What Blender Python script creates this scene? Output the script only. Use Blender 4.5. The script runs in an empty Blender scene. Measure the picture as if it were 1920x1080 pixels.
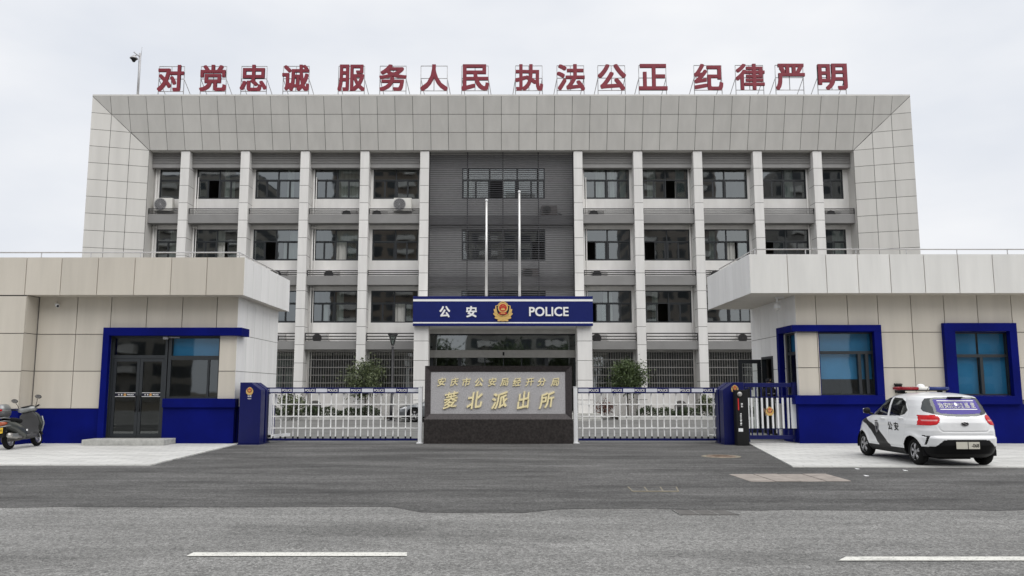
import bpy, math, random
import numpy as np
from mathutils import Vector, Matrix
from mathutils.bvhtree import BVHTree
random.seed(7); rng = np.random.default_rng(11)
SC = bpy.context.scene
COL = SC.collection
rad = math.radians
# ------------------------------------------------------------------ camera
F = 1500.0                                   # focal length in photo pixels (1920 wide)
PITCH = math.atan(191.0 / F)
CAM_H = 1.6
cd = bpy.data.cameras.new('camera'); cam = bpy.data.objects.new('camera', cd); COL.objects.link(cam)
cam.location = (0, 0, CAM_H); cam.rotation_euler = (rad(90) + PITCH, 0, 0)
cd.sensor_width = 36; cd.lens = F / 1920 * 36; cd.shift_x = 20 / 1920
cd.clip_start = 0.1; cd.clip_end = 2000
SC.camera = cam
SP, CP = math.sin(PITCH), math.cos(PITCH)
def at(u, v, Y):
    """point (X, Z) at distance Y seen at photo pixel u, v - used to take sizes off the photograph"""
    y = (540 - v) / F; dy = CP - y * SP; dz = SP + y * CP
    return ((u - 940) / F * Y / dy, CAM_H + Y * dz / dy)
def zr(v, Y): return at(940, v, Y)[1]
def ground(u, v, z=0.0):
    y = (540 - v) / F; dy = CP - y * SP; dz = SP + y * CP
    Y = (z - CAM_H) / dz * dy
    return ((u - 940) / F * Y / dy, Y)
# ------------------------------------------------------------------ sky, sun, exposure
SUN_EL, SUN_AZ = 60, 146                     # azimuth in degrees from +Y towards +X
w = bpy.data.worlds.new('World'); SC.world = w; w.use_nodes = True
nt = w.node_tree; nt.nodes.clear()
def nn(t, **kw):
    n = nt.nodes.new(t)
    for k, v in kw.items(): setattr(n, k, v)
    return n
out = nn('ShaderNodeOutputWorld'); bg = nn('ShaderNodeBackground')
sky = nn('ShaderNodeTexSky'); sky.sky_type = 'NISHITA'; sky.sun_disc = False
sky.sun_elevation = rad(SUN_EL); sky.sun_rotation = rad(SUN_AZ); sky.dust_density = 6; sky.air_density = 1.5
hs = nn('ShaderNodeHueSaturation'); hs.inputs['Saturation'].default_value = 0.22; hs.inputs['Value'].default_value = 1.0
tc = nn('ShaderNodeTexCoord'); mp = nn('ShaderNodeMapping'); mp.inputs['Scale'].default_value = (1.6, 1.6, 4.0)
no = nn('ShaderNodeTexNoise'); no.inputs['Scale'].default_value = 1.3; no.inputs['Detail'].default_value = 5; no.inputs['Roughness'].default_value = 0.5
cr = nn('ShaderNodeValToRGB'); cr.color_ramp.elements[0].position = 0.30; cr.color_ramp.elements[1].position = 0.66
cr.color_ramp.elements[0].color = (0.645, 0.68, 0.745, 1); cr.color_ramp.elements[1].color = (0.86, 0.865, 0.88, 1)
sc10 = nn('ShaderNodeVectorMath', operation='SCALE'); sc10.inputs['Scale'].default_value = 7.7
mx = nn('ShaderNodeMix', data_type='RGBA'); mx.inputs['Factor'].default_value = 0.93
L = nt.links.new
L(sky.outputs[0], hs.inputs['Color']); L(tc.outputs['Generated'], mp.inputs[0]); L(mp.outputs[0], no.inputs['Vector'])
L(no.outputs[0], cr.inputs[0]); L(cr.outputs[0], sc10.inputs[0])
L(hs.outputs[0], mx.inputs['A']); L(sc10.outputs[0], mx.inputs['B']); L(mx.outputs['Result'], bg.inputs['Color'])
bg.inputs['Strength'].default_value = 0.1
L(bg.outputs[0], out.inputs[0])
sl = bpy.data.lights.new('sun', 'SUN'); sl.energy = 1.5; sl.angle = rad(75); sl.color = (1, 0.97, 0.93)
so = bpy.data.objects.new('sun', sl); COL.objects.link(so)
d = Vector((math.sin(rad(SUN_AZ)) * math.cos(rad(SUN_EL)), math.cos(rad(SUN_AZ)) * math.cos(rad(SUN_EL)), math.sin(rad(SUN_EL))))
so.rotation_euler = d.to_track_quat('Z', 'Y').to_euler(); so.location = (0, 10, 60)
SC.view_settings.view_transform = 'Standard'; SC.view_settings.look = 'None'
SC.view_settings.exposure = 0.60; SC.view_settings.gamma = 1.0
SC.cycles.max_bounces = 8; SC.cycles.transparent_max_bounces = 12; SC.cycles.caustics_reflective = False; SC.cycles.caustics_refractive = False
SC.cycles.use_denoising = True

# ------------------------------------------------------------------ materials
def new_mat(name):
    m = bpy.data.materials.new(name); m.use_nodes = True
    return m, m.node_tree, m.node_tree.nodes['Principled BSDF']
def _noise(t, scale, detail=4, vec=None, rough=0.55, stretch=None):
    n = t.nodes.new('ShaderNodeTexNoise'); n.inputs['Scale'].default_value = scale; n.inputs['Detail'].default_value = detail
    n.inputs['Roughness'].default_value = rough
    if vec is None:
        vec = t.nodes.new('ShaderNodeNewGeometry').outputs['Position']
    if stretch:
        mpn = t.nodes.new('ShaderNodeMapping'); mpn.inputs['Scale'].default_value = stretch
        t.links.new(vec, mpn.inputs[0]); vec = mpn.outputs[0]
    t.links.new(vec, n.inputs['Vector'])
    return n.outputs[0]
def _range(t, x, a, b, lo=0.3, hi=0.7):
    n = t.nodes.new('ShaderNodeMapRange'); n.inputs[1].default_value = lo; n.inputs[2].default_value = hi
    n.inputs[3].default_value = a; n.inputs[4].default_value = b
    t.links.new(x, n.inputs[0]); return n.outputs[0]
def _mul(t, a, b):
    n = t.nodes.new('ShaderNodeMath'); n.operation = 'MULTIPLY'; t.links.new(a, n.inputs[0])
    if isinstance(b, (int, float)): n.inputs[1].default_value = b
    else: t.links.new(b, n.inputs[1])
    return n.outputs[0]
def _colscale(t, col, fac):
    n = t.nodes.new('ShaderNodeVectorMath'); n.operation = 'SCALE'
    if isinstance(col, tuple): n.inputs[0].default_value = col[:3]
    else: t.links.new(col, n.inputs[0])
    t.links.new(fac, n.inputs['Scale']); return n.outputs[0]
def mat(name, col, rough=0.6, metal=0.0, var=0.06, scale=3.0, stretch=None, island=0.0, bump=0.0, bscale=60, coat=0.0, spec=0.5, emit=None):
    m, t, b = new_mat(name)
    b.inputs['Roughness'].default_value = rough; b.inputs['Metallic'].default_value = metal
    b.inputs['Specular IOR Level'].default_value = spec
    b.inputs['Coat Weight'].default_value = coat; b.inputs['Coat Roughness'].default_value = 0.06
    fac = _range(t, _noise(t, scale, 5, stretch=stretch), 1 - var, 1 + var)
    if island:
        g = t.nodes.new('ShaderNodeNewGeometry')
        fac = _mul(t, fac, _range(t, g.outputs['Random Per Island'], 1 - island, 1 + island, 0, 1))
    c = _colscale(t, tuple(col), fac)
    t.links.new(c, b.inputs['Base Color'])
    if bump:
        bn = t.nodes.new('ShaderNodeBump'); bn.inputs['Strength'].default_value = bump; bn.inputs['Distance'].default_value = 0.01
        t.links.new(_noise(t, bscale, 3), bn.inputs['Height']); t.links.new(bn.outputs[0], b.inputs['Normal'])
    if emit:
        b.inputs['Emission Color'].default_value = (*emit[:3], 1); b.inputs['Emission Strength'].default_value = emit[3]
    return m
def glass(name, tint, refl=0.2, wav=0.02, rcol=(0.9, 0.95, 0.95)):
    m, t, b = new_mat(name); t.nodes.remove(b)
    o = t.nodes['Material Output']; tr = t.nodes.new('ShaderNodeBsdfTransparent'); tr.inputs[0].default_value = (*tint, 1)
    gl = t.nodes.new('ShaderNodeBsdfGlossy'); gl.inputs['Roughness'].default_value = 0.02; gl.inputs['Color'].default_value = (*rcol, 1)
    lw = t.nodes.new('ShaderNodeLayerWeight'); lw.inputs[0].default_value = 0.3
    f = _range(t, lw.outputs['Facing'], refl, 0.9, 0.0, 1.0)
    p = t.nodes.new('ShaderNodeMath'); p.operation = 'POWER'
    t.links.new(lw.outputs['Facing'], p.inputs[0]); p.inputs[1].default_value = 3
    f = _range(t, p.outputs[0], refl, 0.9, 0.0, 1.0)
    mxs = t.nodes.new('ShaderNodeMixShader'); t.links.new(f, mxs.inputs[0])
    bn = t.nodes.new('ShaderNodeBump'); bn.inputs['Strength'].default_value = wav; bn.inputs['Distance'].default_value = 0.1
    t.links.new(_noise(t, 1.4, 1), bn.inputs['Height']); t.links.new(bn.outputs[0], gl.inputs['Normal'])
    t.links.new(tr.outputs[0], mxs.inputs[1]); t.links.new(gl.outputs[0], mxs.inputs[2]); t.links.new(mxs.outputs[0], o.inputs[0])
    return m
def asphalt(name, col, spk, macro, fs=1.0):
    m, t, b = new_mat(name); b.inputs['Roughness'].default_value = 0.85; b.inputs['Specular IOR Level'].default_value = 0.3
    fine = _range(t, _noise(t, 48 * fs, 2, rough=0.75), 1 - spk, 1 + spk, 0.32, 0.68)
    vo = t.nodes.new('ShaderNodeTexVoronoi'); vo.inputs['Scale'].default_value = 30 * fs
    t.links.new(t.nodes.new('ShaderNodeNewGeometry').outputs['Position'], vo.inputs['Vector'])
    grain = _range(t, vo.outputs['Color'], 1 - spk * 0.9, 1 + spk * 0.9, 0.0, 1.0)
    mac = _range(t, _noise(t, 0.9, 6, stretch=(0.28, 1.0, 1)), 1 - macro, 1 + macro, 0.32, 0.68)
    mac2 = _range(t, _noise(t, 2.6, 5, stretch=(0.12, 1.0, 1), rough=0.65), 1 - macro * 0.7, 1 + macro * 0.7, 0.3, 0.7)
    mid = _range(t, _noise(t, 5.5, 6, stretch=(0.45, 1.0, 1), rough=0.7), 1 - macro * 0.45, 1 + macro * 0.45, 0.3, 0.7)
    c = _colscale(t, col, _mul(t, _mul(t, _mul(t, _mul(t, _mul(t, fine, grain), mac), mac2), mid), _range(t, _noise(t, 0.55, 7, stretch=(0.5, 1.3, 1), rough=0.62), 1.0, 0.80, 0.54, 0.60))); t.links.new(c, b.inputs['Base Color'])
    bn = t.nodes.new('ShaderNodeBump'); bn.inputs['Strength'].default_value = 0.5; bn.inputs['Distance'].default_value = 0.006
    t.links.new(vo.outputs['Distance'], bn.inputs['Height']); t.links.new(bn.outputs[0], b.inputs['Normal'])
    return m
def paving(name, c1, c2, bw, bh, mort=0.012):
    m, t, b = new_mat(name); b.inputs['Roughness'].default_value = 0.7
    br = t.nodes.new('ShaderNodeTexBrick'); br.inputs['Scale'].default_value = 1; br.inputs['Brick Width'].default_value = bw
    br.inputs['Row Height'].default_value = bh; br.inputs['Mortar Size'].default_value = mort
    br.inputs['Color1'].default_value = (*c1, 1); br.inputs['Color2'].default_value = (*c2, 1)
    br.inputs['Mortar'].default_value = (*[x * 0.62 for x in c1], 1)
    t.links.new(t.nodes.new('ShaderNodeNewGeometry').outputs['Position'], br.inputs['Vector'])
    fac = _mul(t, _range(t, _noise(t, 1.1, 6, stretch=(0.5, 1, 1)), 0.82, 1.08), _range(t, _noise(t, 30, 3), 0.95, 1.05))
    t.links.new(_colscale(t, br.outputs[0], fac), b.inputs['Base Color'])
    return m
M = {}
M['road'] = asphalt('road_asphalt', (0.182, 0.181, 0.175), 0.55, 0.18, 1.25)
M['drive'] = asphalt('dark_asphalt', (0.088, 0.087, 0.085), 0.45, 0.36, 1.1)
M['court'] = asphalt('courtyard_asphalt', (0.17, 0.17, 0.165), 0.12, 0.10)
M['soil'] = mat('soil', (0.09, 0.075, 0.055), 0.95, var=0.4, scale=8)
M['pave'] = paving('pale_paving', (0.60, 0.60, 0.58), (0.52, 0.52, 0.505), 0.6, 0.3, 0.013)
M['kerb'] = mat('kerb_stone', (0.5, 0.5, 0.48), 0.8, var=0.12, scale=6)
def worn_paint():
    m, t, b = new_mat('road_paint'); b.inputs['Roughness'].default_value = 0.75
    mixn = t.nodes.new('ShaderNodeMix'); mixn.data_type = 'RGBA'; mixn.inputs['A'].default_value = (0.16, 0.16, 0.155, 1); mixn.inputs['B'].default_value = (0.66, 0.655, 0.61, 1)
    f = _mul(t, _range(t, _noise(t, 38, 4, rough=0.7), 0.35, 1.0, 0.36, 0.47), _range(t, _noise(t, 2.5, 5, rough=0.7), 0.55, 1.0, 0.34, 0.48))
    t.links.new(f, mixn.inputs['Factor']); t.links.new(mixn.outputs['Result'], b.inputs['Base Color']); return m
M['line'] = worn_paint()
M['panel'] = mat('grey_cladding', (0.63, 0.618, 0.588), 0.55, var=0.06, scale=0.8, stretch=(2.2, 2.2, 0.25), island=0.04)
M['column'] = mat('pale_column_cladding', (0.76, 0.75, 0.73), 0.55, var=0.06, scale=1.5, stretch=(2, 2, 0.2), island=0.03)
M['beige'] = mat('beige_cladding', (0.57, 0.53, 0.462), 0.5, var=0.06, scale=1.6, stretch=(1.8, 1.8, 0.2), island=0.045)
M['pale'] = mat('pale_cladding', (0.72, 0.715, 0.69), 0.5, var=0.06, scale=1.6, stretch=(1.8, 1.8, 0.2), island=0.03)
M['litside'] = mat('daylit_tone_side_cladding', (0.88, 0.875, 0.86), 0.5, var=0.05, scale=1.6, stretch=(1.8, 1.8, 0.2), island=0.03)  # gatehouse sides: stronger daylight put into a lighter base colour
M['joint'] = mat('joint', (0.07, 0.068, 0.065), 0.9)
M['wall'] = mat('white_wall', (0.77, 0.76, 0.74), 0.7, var=0.08, scale=1.5, stretch=(1, 1, 0.25))
M['ledge'] = mat('grey_ledge', (0.25, 0.247, 0.243), 0.7, var=0.07, scale=1.2)
M['ledgedark'] = mat('dark_ledge', (0.13, 0.13, 0.135), 0.7)
M['greywall'] = mat('grey_wall', (0.30, 0.30, 0.305), 0.7, var=0.07)
M['louvre'] = mat('louvre_metal', (0.060, 0.060, 0.066), 0.5, metal=0.0, var=0.05)
M['ventl'] = mat('vent_metal', (0.30, 0.295, 0.29), 0.6, var=0.05)
M['frame'] = mat('window_frame', (0.022, 0.026, 0.030), 0.45, var=0.05)
M['rail'] = mat('black_rail', (0.018, 0.018, 0.020), 0.5)
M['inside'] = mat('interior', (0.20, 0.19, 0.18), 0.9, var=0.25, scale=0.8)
M['curtain'] = mat('curtain', (0.55, 0.55, 0.52), 0.9, var=0.1, scale=4, stretch=(4, 1, 0.3))
M['bluecurtain'] = mat('blue_blind', (0.035, 0.22, 0.42), 0.8, var=0.08, scale=2)
M['glass'] = glass('window_glass', (0.50, 0.56, 0.55), 0.22, 0.012)
M['dglass'] = glass('door_glass', (0.42, 0.46, 0.44), 0.13, 0.01)
M['bglass'] = glass('gatehouse_glass', (0.72, 0.80, 0.82), 0.065, 0.01)
M['carglass'] = glass('car_glass', (0.16, 0.17, 0.18), 0.12, 0.0)
M['blue'] = mat('police_blue_paint', (0.0018, 0.0055, 0.125), 0.6, var=0.2, scale=1.1, spec=0.08)
M['signblue'] = mat('sign_blue', (0.008, 0.015, 0.12), 0.5, var=0.05, spec=0.2)
M['gateblue'] = mat('gate_blue', (0.004, 0.007, 0.085), 0.35, var=0.08, spec=0.3)
M['white'] = mat('white_paint', (0.80, 0.81, 0.82), 0.4, var=0.03)
M['gatewhite'] = mat('gate_white_paint', (0.84, 0.84, 0.83), 0.45, var=0.06, scale=6)
M['block'] = mat('reflective_sheet', (0.66, 0.68, 0.74), 0.4)
M['letterwhite'] = mat('white_letters', (0.86, 0.86, 0.86), 0.4, var=0.01)
M['carwhite'] = mat('car_paint', (0.80, 0.81, 0.82), 0.28, var=0.015, coat=0.7)
M['black'] = mat('black_plastic', (0.008, 0.008, 0.009), 0.55, spec=0.25)
M['stripe'] = mat('black_decal', (0.008, 0.008, 0.009), 0.4, spec=0.3)
M['tyre'] = mat('tyre_rubber', (0.011, 0.011, 0.011), 0.9, var=0.15, scale=20, spec=0.15)
M['rim'] = mat('wheel_alloy', (0.45, 0.45, 0.46), 0.3, metal=0.8)
M['rimdark'] = mat('wheel_dark', (0.03, 0.03, 0.032), 0.4)
M['chrome'] = mat('chrome', (0.75, 0.75, 0.76), 0.12, metal=1.0)
M['steel'] = mat('brushed_steel', (0.42, 0.41, 0.39), 0.35, metal=0.7, var=0.06, scale=5)
M['redlamp'] = mat('red_lamp', (0.52, 0.008, 0.012), 0.25, var=0.25, scale=14, spec=0.25)
M['redlens'] = mat('red_beacon_lens', (0.22, 0.006, 0.012), 0.2, var=0.25, scale=14, spec=0.3)
M['bluelamp'] = mat('blue_lamp', (0.02, 0.035, 0.15), 0.2, var=0.2, scale=14, spec=0.3)
M['purple'] = mat('purple_banner', (0.075, 0.055, 0.30), 0.6, var=0.04)
M['granite'] = mat('dark_granite', (0.052, 0.045, 0.046), 0.45, spec=0.3, var=0.35, scale=22, bump=0.03)
M['granite2'] = mat('black_granite', (0.029, 0.025, 0.024), 0.45, var=0.5, scale=16, spec=0.3)
M['stone'] = mat('grey_granite', (0.42, 0.412, 0.422), 0.6, var=0.2, scale=30, bump=0.06)
M['gold'] = mat('gold_letters', (1.0, 0.88, 0.52), 0.25, metal=0.1, var=0.08, scale=9)
M['goldp'] = mat('gold_paint', (0.75, 0.50, 0.17), 0.4, metal=0.2, var=0.08, scale=9)
M['redletter'] = mat('red_letters', (0.22, 0.016, 0.032), 0.5, var=0.08)
M['pinklamp'] = mat('pale_lamp', (0.55, 0.22, 0.22), 0.2)
M['redp'] = mat('red_enamel', (0.5, 0.02, 0.02), 0.35)
M['navyp'] = mat('navy_enamel', (0.006, 0.006, 0.02), 0.35)
M['galv'] = mat('galvanised_steel', (0.42, 0.42, 0.43), 0.5, metal=0.4, var=0.1)
M['pole'] = mat('pale_steel_pole', (0.74, 0.74, 0.73), 0.3, metal=0.3)
M['acwhite'] = mat('ac_white', (0.70, 0.69, 0.65), 0.5)
M['acgrey'] = mat('ac_grey', (0.115, 0.105, 0.105), 0.6)
M['acdark'] = mat('ac_grille', (0.06, 0.06, 0.06), 0.6)
M['bark'] = mat('bark', (0.10, 0.085, 0.07), 0.9, var=0.3, scale=14)
def leafmat(name, a, bcol):
    m, t, b = new_mat(name); b.inputs['Roughness'].default_value = 0.55
    g = t.nodes.new('ShaderNodeNewGeometry'); mixn = t.nodes.new('ShaderNodeMix'); mixn.data_type = 'RGBA'
    mixn.inputs['A'].default_value = (*a, 1); mixn.inputs['B'].default_value = (*bcol, 1)
    t.links.new(g.outputs['Random Per Island'], mixn.inputs['Factor']); t.links.new(mixn.outputs['Result'], b.inputs['Base Color'])
    return m
M['leaf'] = leafmat('green_leaves', (0.022, 0.04, 0.012), (0.095, 0.135, 0.045))
M['leaf2'] = leafmat('grey_green_leaves', (0.03, 0.045, 0.018), (0.15, 0.18, 0.085))
M['hedge'] = leafmat('hedge_leaves', (0.012, 0.022, 0.009), (0.055, 0.085, 0.03))
M['redleaf'] = leafmat('red_leaves', (0.05, 0.015, 0.012), (0.16, 0.06, 0.04))
M['skin'] = mat('skin', (0.46, 0.29, 0.20), 0.6)
M['uniform'] = mat('black_uniform', (0.010, 0.011, 0.015), 0.8, var=0.2, scale=10)
M['hair'] = mat('hair', (0.012, 0.011, 0.010), 0.7)
M['scgreen'] = mat('scooter_grey_green', (0.06, 0.066, 0.061), 0.3, var=0.05, coat=0.5)
M['scgrey'] = mat('scooter_grey_plastic', (0.06, 0.06, 0.063), 0.5)
M['scsilver'] = mat('scooter_silver', (0.27, 0.28, 0.28), 0.3, metal=0.4)
M['amber'] = mat('amber_lamp', (0.35, 0.07, 0.02), 0.15, coat=0.6)
M['yellow'] = mat('yellow_plate', (0.62, 0.40, 0.02), 0.5)
M['led'] = mat('red_led', (0.4, 0.01, 0.01), 0.5, emit=(1, 0.03, 0.03, 0.08))
M['rust'] = mat('rusty_iron', (0.17, 0.125, 0.095), 0.9, var=0.35, scale=12)
M['slab'] = mat('worn_stone', (0.27, 0.24, 0.215), 0.9, var=0.22, scale=4)
M['grate'] = mat('grate_iron', (0.10, 0.095, 0.09), 0.8, var=0.2, scale=9)
M['sand'] = mat('sandy_rim', (0.20, 0.18, 0.135), 0.95, var=0.2, scale=9)
M['granstep'] = mat('step_granite', (0.40, 0.40, 0.38), 0.8, var=0.22, scale=7)
M['parkpaint'] = mat('grey_car_paint', (0.17, 0.18, 0.19), 0.25, metal=0.3, coat=0.7)
M['apart'] = None

# ------------------------------------------------------------------ mesh helpers
def wloc(o):
    v = Vector((0, 0, 0))
    while o is not None: v += o.location; o = o.parent
    return v
class MB:
    def __init__(s): s.v = []; s.f = []; s.m = []; s.sm = []; s.mi = 0; s.smooth = False
    def add(s, vs, fs):
        i = len(s.v); s.v += [tuple(p) for p in vs]
        for f in fs: s.f.append([i + k for k in f]); s.m.append(s.mi); s.sm.append(s.smooth)
        return s
    def box(s, x0, x1, y0, y1, z0, z1):
        if x0 > x1: x0, x1 = x1, x0
        if y0 > y1: y0, y1 = y1, y0
        if z0 > z1: z0, z1 = z1, z0
        return s.add([(x0, y0, z0), (x1, y0, z0), (x1, y1, z0), (x0, y1, z0), (x0, y0, z1), (x1, y0, z1), (x1, y1, z1), (x0, y1, z1)],
              [(0, 3, 2, 1), (4, 5, 6, 7), (0, 1, 5, 4), (1, 2, 6, 5), (2, 3, 7, 6), (3, 0, 4, 7)])
    def quad(s, *p): return s.add(p, [tuple(range(len(p)))])
    def prism(s, poly, axis, a, b):
        """poly: 2-D outline; axis 'y': outline is (x, z); 'x': (y, z); 'z': (x, y)"""
        n = len(poly)
        def P(p, h): return (p[0], h, p[1]) if axis == 'y' else ((h, p[0], p[1]) if axis == 'x' else (p[0], p[1], h))
        vs = [P(p, a) for p in poly] + [P(p, b) for p in poly]
        fs = [tuple(range(n)), tuple(range(2 * n - 1, n - 1, -1))] + [(i, n + i, n + (i + 1) % n, (i + 1) % n) for i in range(n)]
        return s.add(vs, fs)
    def tube(s, pts, r, n=8, caps=True):
        pts = [Vector(p) for p in pts]; rs = r if isinstance(r, (list, tuple)) else [r] * len(pts)
        vs = []; fs = []; ref = None
        for i, p in enumerate(pts):
            t = (pts[min(i + 1, len(pts) - 1)] - pts[max(i - 1, 0)]).normalized()
            if ref is None: ref = Vector((0, 0, 1)) if abs(t.z) < 0.9 else Vector((1, 0, 0))
            a = t.cross(ref).normalized(); bb = t.cross(a).normalized(); ref = bb.cross(t) if False else ref
            for k in range(n):
                c = 2 * math.pi * k / n; vs.append(p + (a * math.cos(c) + bb * math.sin(c)) * rs[i])
        for i in range(len(pts) - 1):
            for k in range(n): fs.append((i * n + k, i * n + (k + 1) % n, (i + 1) * n + (k + 1) % n, (i + 1) * n + k))
        if caps: fs += [tuple(range(n - 1, -1, -1)), tuple(range((len(pts) - 1) * n, len(pts) * n))]
        sm = s.smooth; s.smooth = n > 5; s.add(vs, fs); s.smooth = sm; return s
    def lathe(s, prof, c=(0, 0, 0), axis='z', n=24, a0=0, a1=2 * math.pi):
        vs = []; fs = []; full = abs(a1 - a0 - 2 * math.pi) < 1e-6; k = n if full else n + 1
        for r, h in prof:
            for i in range(k):
                a = a0 + (a1 - a0) * i / n; x, y = r * math.cos(a), r * math.sin(a)
                p = (x, y, h) if axis == 'z' else ((h, x, y) if axis == 'x' else (x, h, y))
                vs.append((p[0] + c[0], p[1] + c[1], p[2] + c[2]))
        for j in range(len(prof) - 1):
            for i in range(n):
                i2 = (i + 1) % k; fs.append((j * k + i, j * k + i2, (j + 1) * k + i2, (j + 1) * k + i))
        sm = s.smooth; s.smooth = True; s.add(vs, fs); s.smooth = sm; return s
    def ball(s, c, rx, ry=None, rz=None, n=14, m=8):
        ry = ry or rx; rz = rz or rx; vs = []; fs = []
        for j in range(m + 1):
            t = math.pi * j / m
            for i in range(n):
                a = 2 * math.pi * i / n
                vs.append((c[0] + rx * math.sin(t) * math.cos(a), c[1] + ry * math.sin(t) * math.sin(a), c[2] + rz * math.cos(t)))
        for j in range(m):
            for i in range(n): fs.append((j * n + i, (j + 1) * n + i, (j + 1) * n + (i + 1) % n, j * n + (i + 1) % n))
        sm = s.smooth; s.smooth = True; s.add(vs, fs); s.smooth = sm; return s
    def loft(s, rings, caps=True, smooth=True):
        n = len(rings[0]); vs = [p for r in rings for p in r]; fs = []
        for j in range(len(rings) - 1):
            for i in range(n): fs.append((j * n + i, j * n + (i + 1) % n, (j + 1) * n + (i + 1) % n, (j + 1) * n + i))
        if caps: fs += [tuple(range(n - 1, -1, -1)), tuple(range((len(rings) - 1) * n, len(rings) * n))]
        sm = s.smooth; s.smooth = smooth; s.add(vs, fs); s.smooth = sm; return s
    def build(s, name, mats, parent=None, bevel=0.0, loc=None, fix=False):
        me = bpy.data.meshes.new(name)
        off = wloc(parent) if parent is not None else Vector(loc or (0, 0, 0))
        me.from_pydata([(p[0] - off.x, p[1] - off.y, p[2] - off.z) for p in s.v], [], s.f)
        for mm in (mats if isinstance(mats, (list, tuple)) else [mats]): me.materials.append(mm)
        me.polygons.foreach_set('material_index', s.m); me.polygons.foreach_set('use_smooth', s.sm); me.update()
        if fix:
            import bmesh
            bm = bmesh.new(); bm.from_mesh(me); bmesh.ops.recalc_face_normals(bm, faces=bm.faces); bm.to_mesh(me); bm.free()
        o = bpy.data.objects.new(name, me); COL.objects.link(o)
        if parent is not None: o.parent = parent
        else: o.location = off
        if bevel:
            b = o.modifiers.new('bevel', 'BEVEL'); b.width = bevel; b.segments = 2; b.limit_method = 'ANGLE'; b.angle_limit = rad(50)
        return o
def tag(o, label, cat, group=None, kind=None):
    o['label'] = label; o['category'] = cat
    if group: o['group'] = group
    if kind: o['kind'] = kind
    return o
def struct(o): o['kind'] = 'structure'; return o
def thing(name, label, cat, loc=(0, 0, 0), group=None):
    o = bpy.data.objects.new(name, None); COL.objects.link(o); o.location = loc; o.empty_display_size = 0.2
    return tag(o, label, cat, group)
def copy_tree(o, parent=None):
    c = o.copy(); COL.objects.link(c)
    if parent is not None: c.parent = parent
    for ch in list(o.children): copy_tree(ch, c)
    return c
_tc = {}
def text_data(s, bold=0.0):
    if (s, bold) not in _tc:
        cu = bpy.data.curves.new('lettering', 'FONT'); cu.body = s; cu.offset = bold; cu.extrude = 0.5; cu.resolution_u = 4
        o = bpy.data.objects.new('lettering', cu); COL.objects.link(o)
        me = bpy.data.meshes.new_from_object(o.evaluated_get(bpy.context.evaluated_depsgraph_get()))
        vs = np.array([tuple(v.co) for v in me.vertices]); fs = [tuple(p.vertices) for p in me.polygons]
        bpy.data.objects.remove(o); bpy.data.curves.remove(cu); bpy.data.meshes.remove(me); _tc[(s, bold)] = (vs, fs)
    return _tc[(s, bold)]
def text(mb, s, x0, x1, z0, z1, y, depth=0.01, bold=0.0, slant=0.0, rise=0.0):
    """letters scaled into the box x0..x1, z0..z1, standing proud of the surface at y, read from -Y;
    bold thickens the strokes with stacked shifted layers"""
    vs, fs = text_data(s, 0.0); p = vs.copy()
    if bold:
        b = bold * 1.0; lay = []; ff = []
        for k in range(9):
            q = vs.copy(); q[:, 0] += b * (k % 3 - 1); q[:, 1] += b * (k // 3 - 1)
            q[:, 2] = np.where(q[:, 2] > 0, q[:, 2] + 0.012 * k, q[:, 2]); lay.append(q); ff += [tuple(i + len(vs) * k for i in f) for f in fs]
        vs = np.concatenate(lay); fs = ff; p = vs.copy()
    p[:, 0], p[:, 1] = vs[:, 0] + slant * vs[:, 1], vs[:, 1] + rise * vs[:, 0]
    lo = p.min(0); hi = p.max(0); q = (p - lo) / np.maximum(hi - lo, 1e-6)
    X = x0 + q[:, 0] * (x1 - x0); Z = z0 + q[:, 1] * (z1 - z0); Y = y - q[:, 2] * depth
    mb.add(list(zip(X.tolist(), Y.tolist(), Z.tolist())), fs)
def rect_sub(r, holes):
    rs = [r]
    for (hx0, hx1, hz0, hz1) in holes:
        n = []
        for (a, b, c, d2) in rs:
            if hx1 <= a or hx0 >= b or hz1 <= c or hz0 >= d2: n.append((a, b, c, d2)); continue
            if hx0 > a: n.append((a, hx0, c, d2))
            if hx1 < b: n.append((hx1, b, c, d2))
            m0, m1 = max(a, hx0), min(b, hx1)
            if hz0 > c: n.append((m0, m1, c, hz0))
            if hz1 < d2: n.append((m0, m1, hz1, d2))
        rs = n
    return rs
def holed(mb, x0, x1, z0, z1, holes, a0, a1, axis='y'):
    for (p, q, c, d2) in rect_sub((x0, x1, z0, z1), holes):
        if axis == 'y': mb.box(p, q, a0, a1, c, d2)
        else: mb.box(a0, a1, p, q, c, d2)
def panels(mb, xs, zs, holes, y, out_dir, axis='y', gap=0.02, th=0.03):
    """cladding panels with open joints on a plane; out_dir -1/+1 along the axis"""
    for i in range(len(xs) - 1):
        for j in range(len(zs) - 1):
            c = (xs[i], xs[i + 1], zs[j], zs[j + 1])
            for (p, q, r, t) in rect_sub(c, holes):
                g = gap / 2
                if abs(p - c[0]) < 1e-6: p += g
                if abs(q - c[1]) < 1e-6: q -= g
                if abs(r - c[2]) < 1e-6: r += g
                if abs(t - c[3]) < 1e-6: t -= g
                if q - p < 0.01 or t - r < 0.01: continue
                if axis == 'y': mb.box(p, q, y, y + out_dir * th, r, t)
                else: mb.box(y, y + out_dir * th, p, q, r, t)
def steps(a, b, pitch):
    n = max(1, round((b - a) / pitch)); return [a + (b - a) * i / n for i in range(n + 1)]
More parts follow.
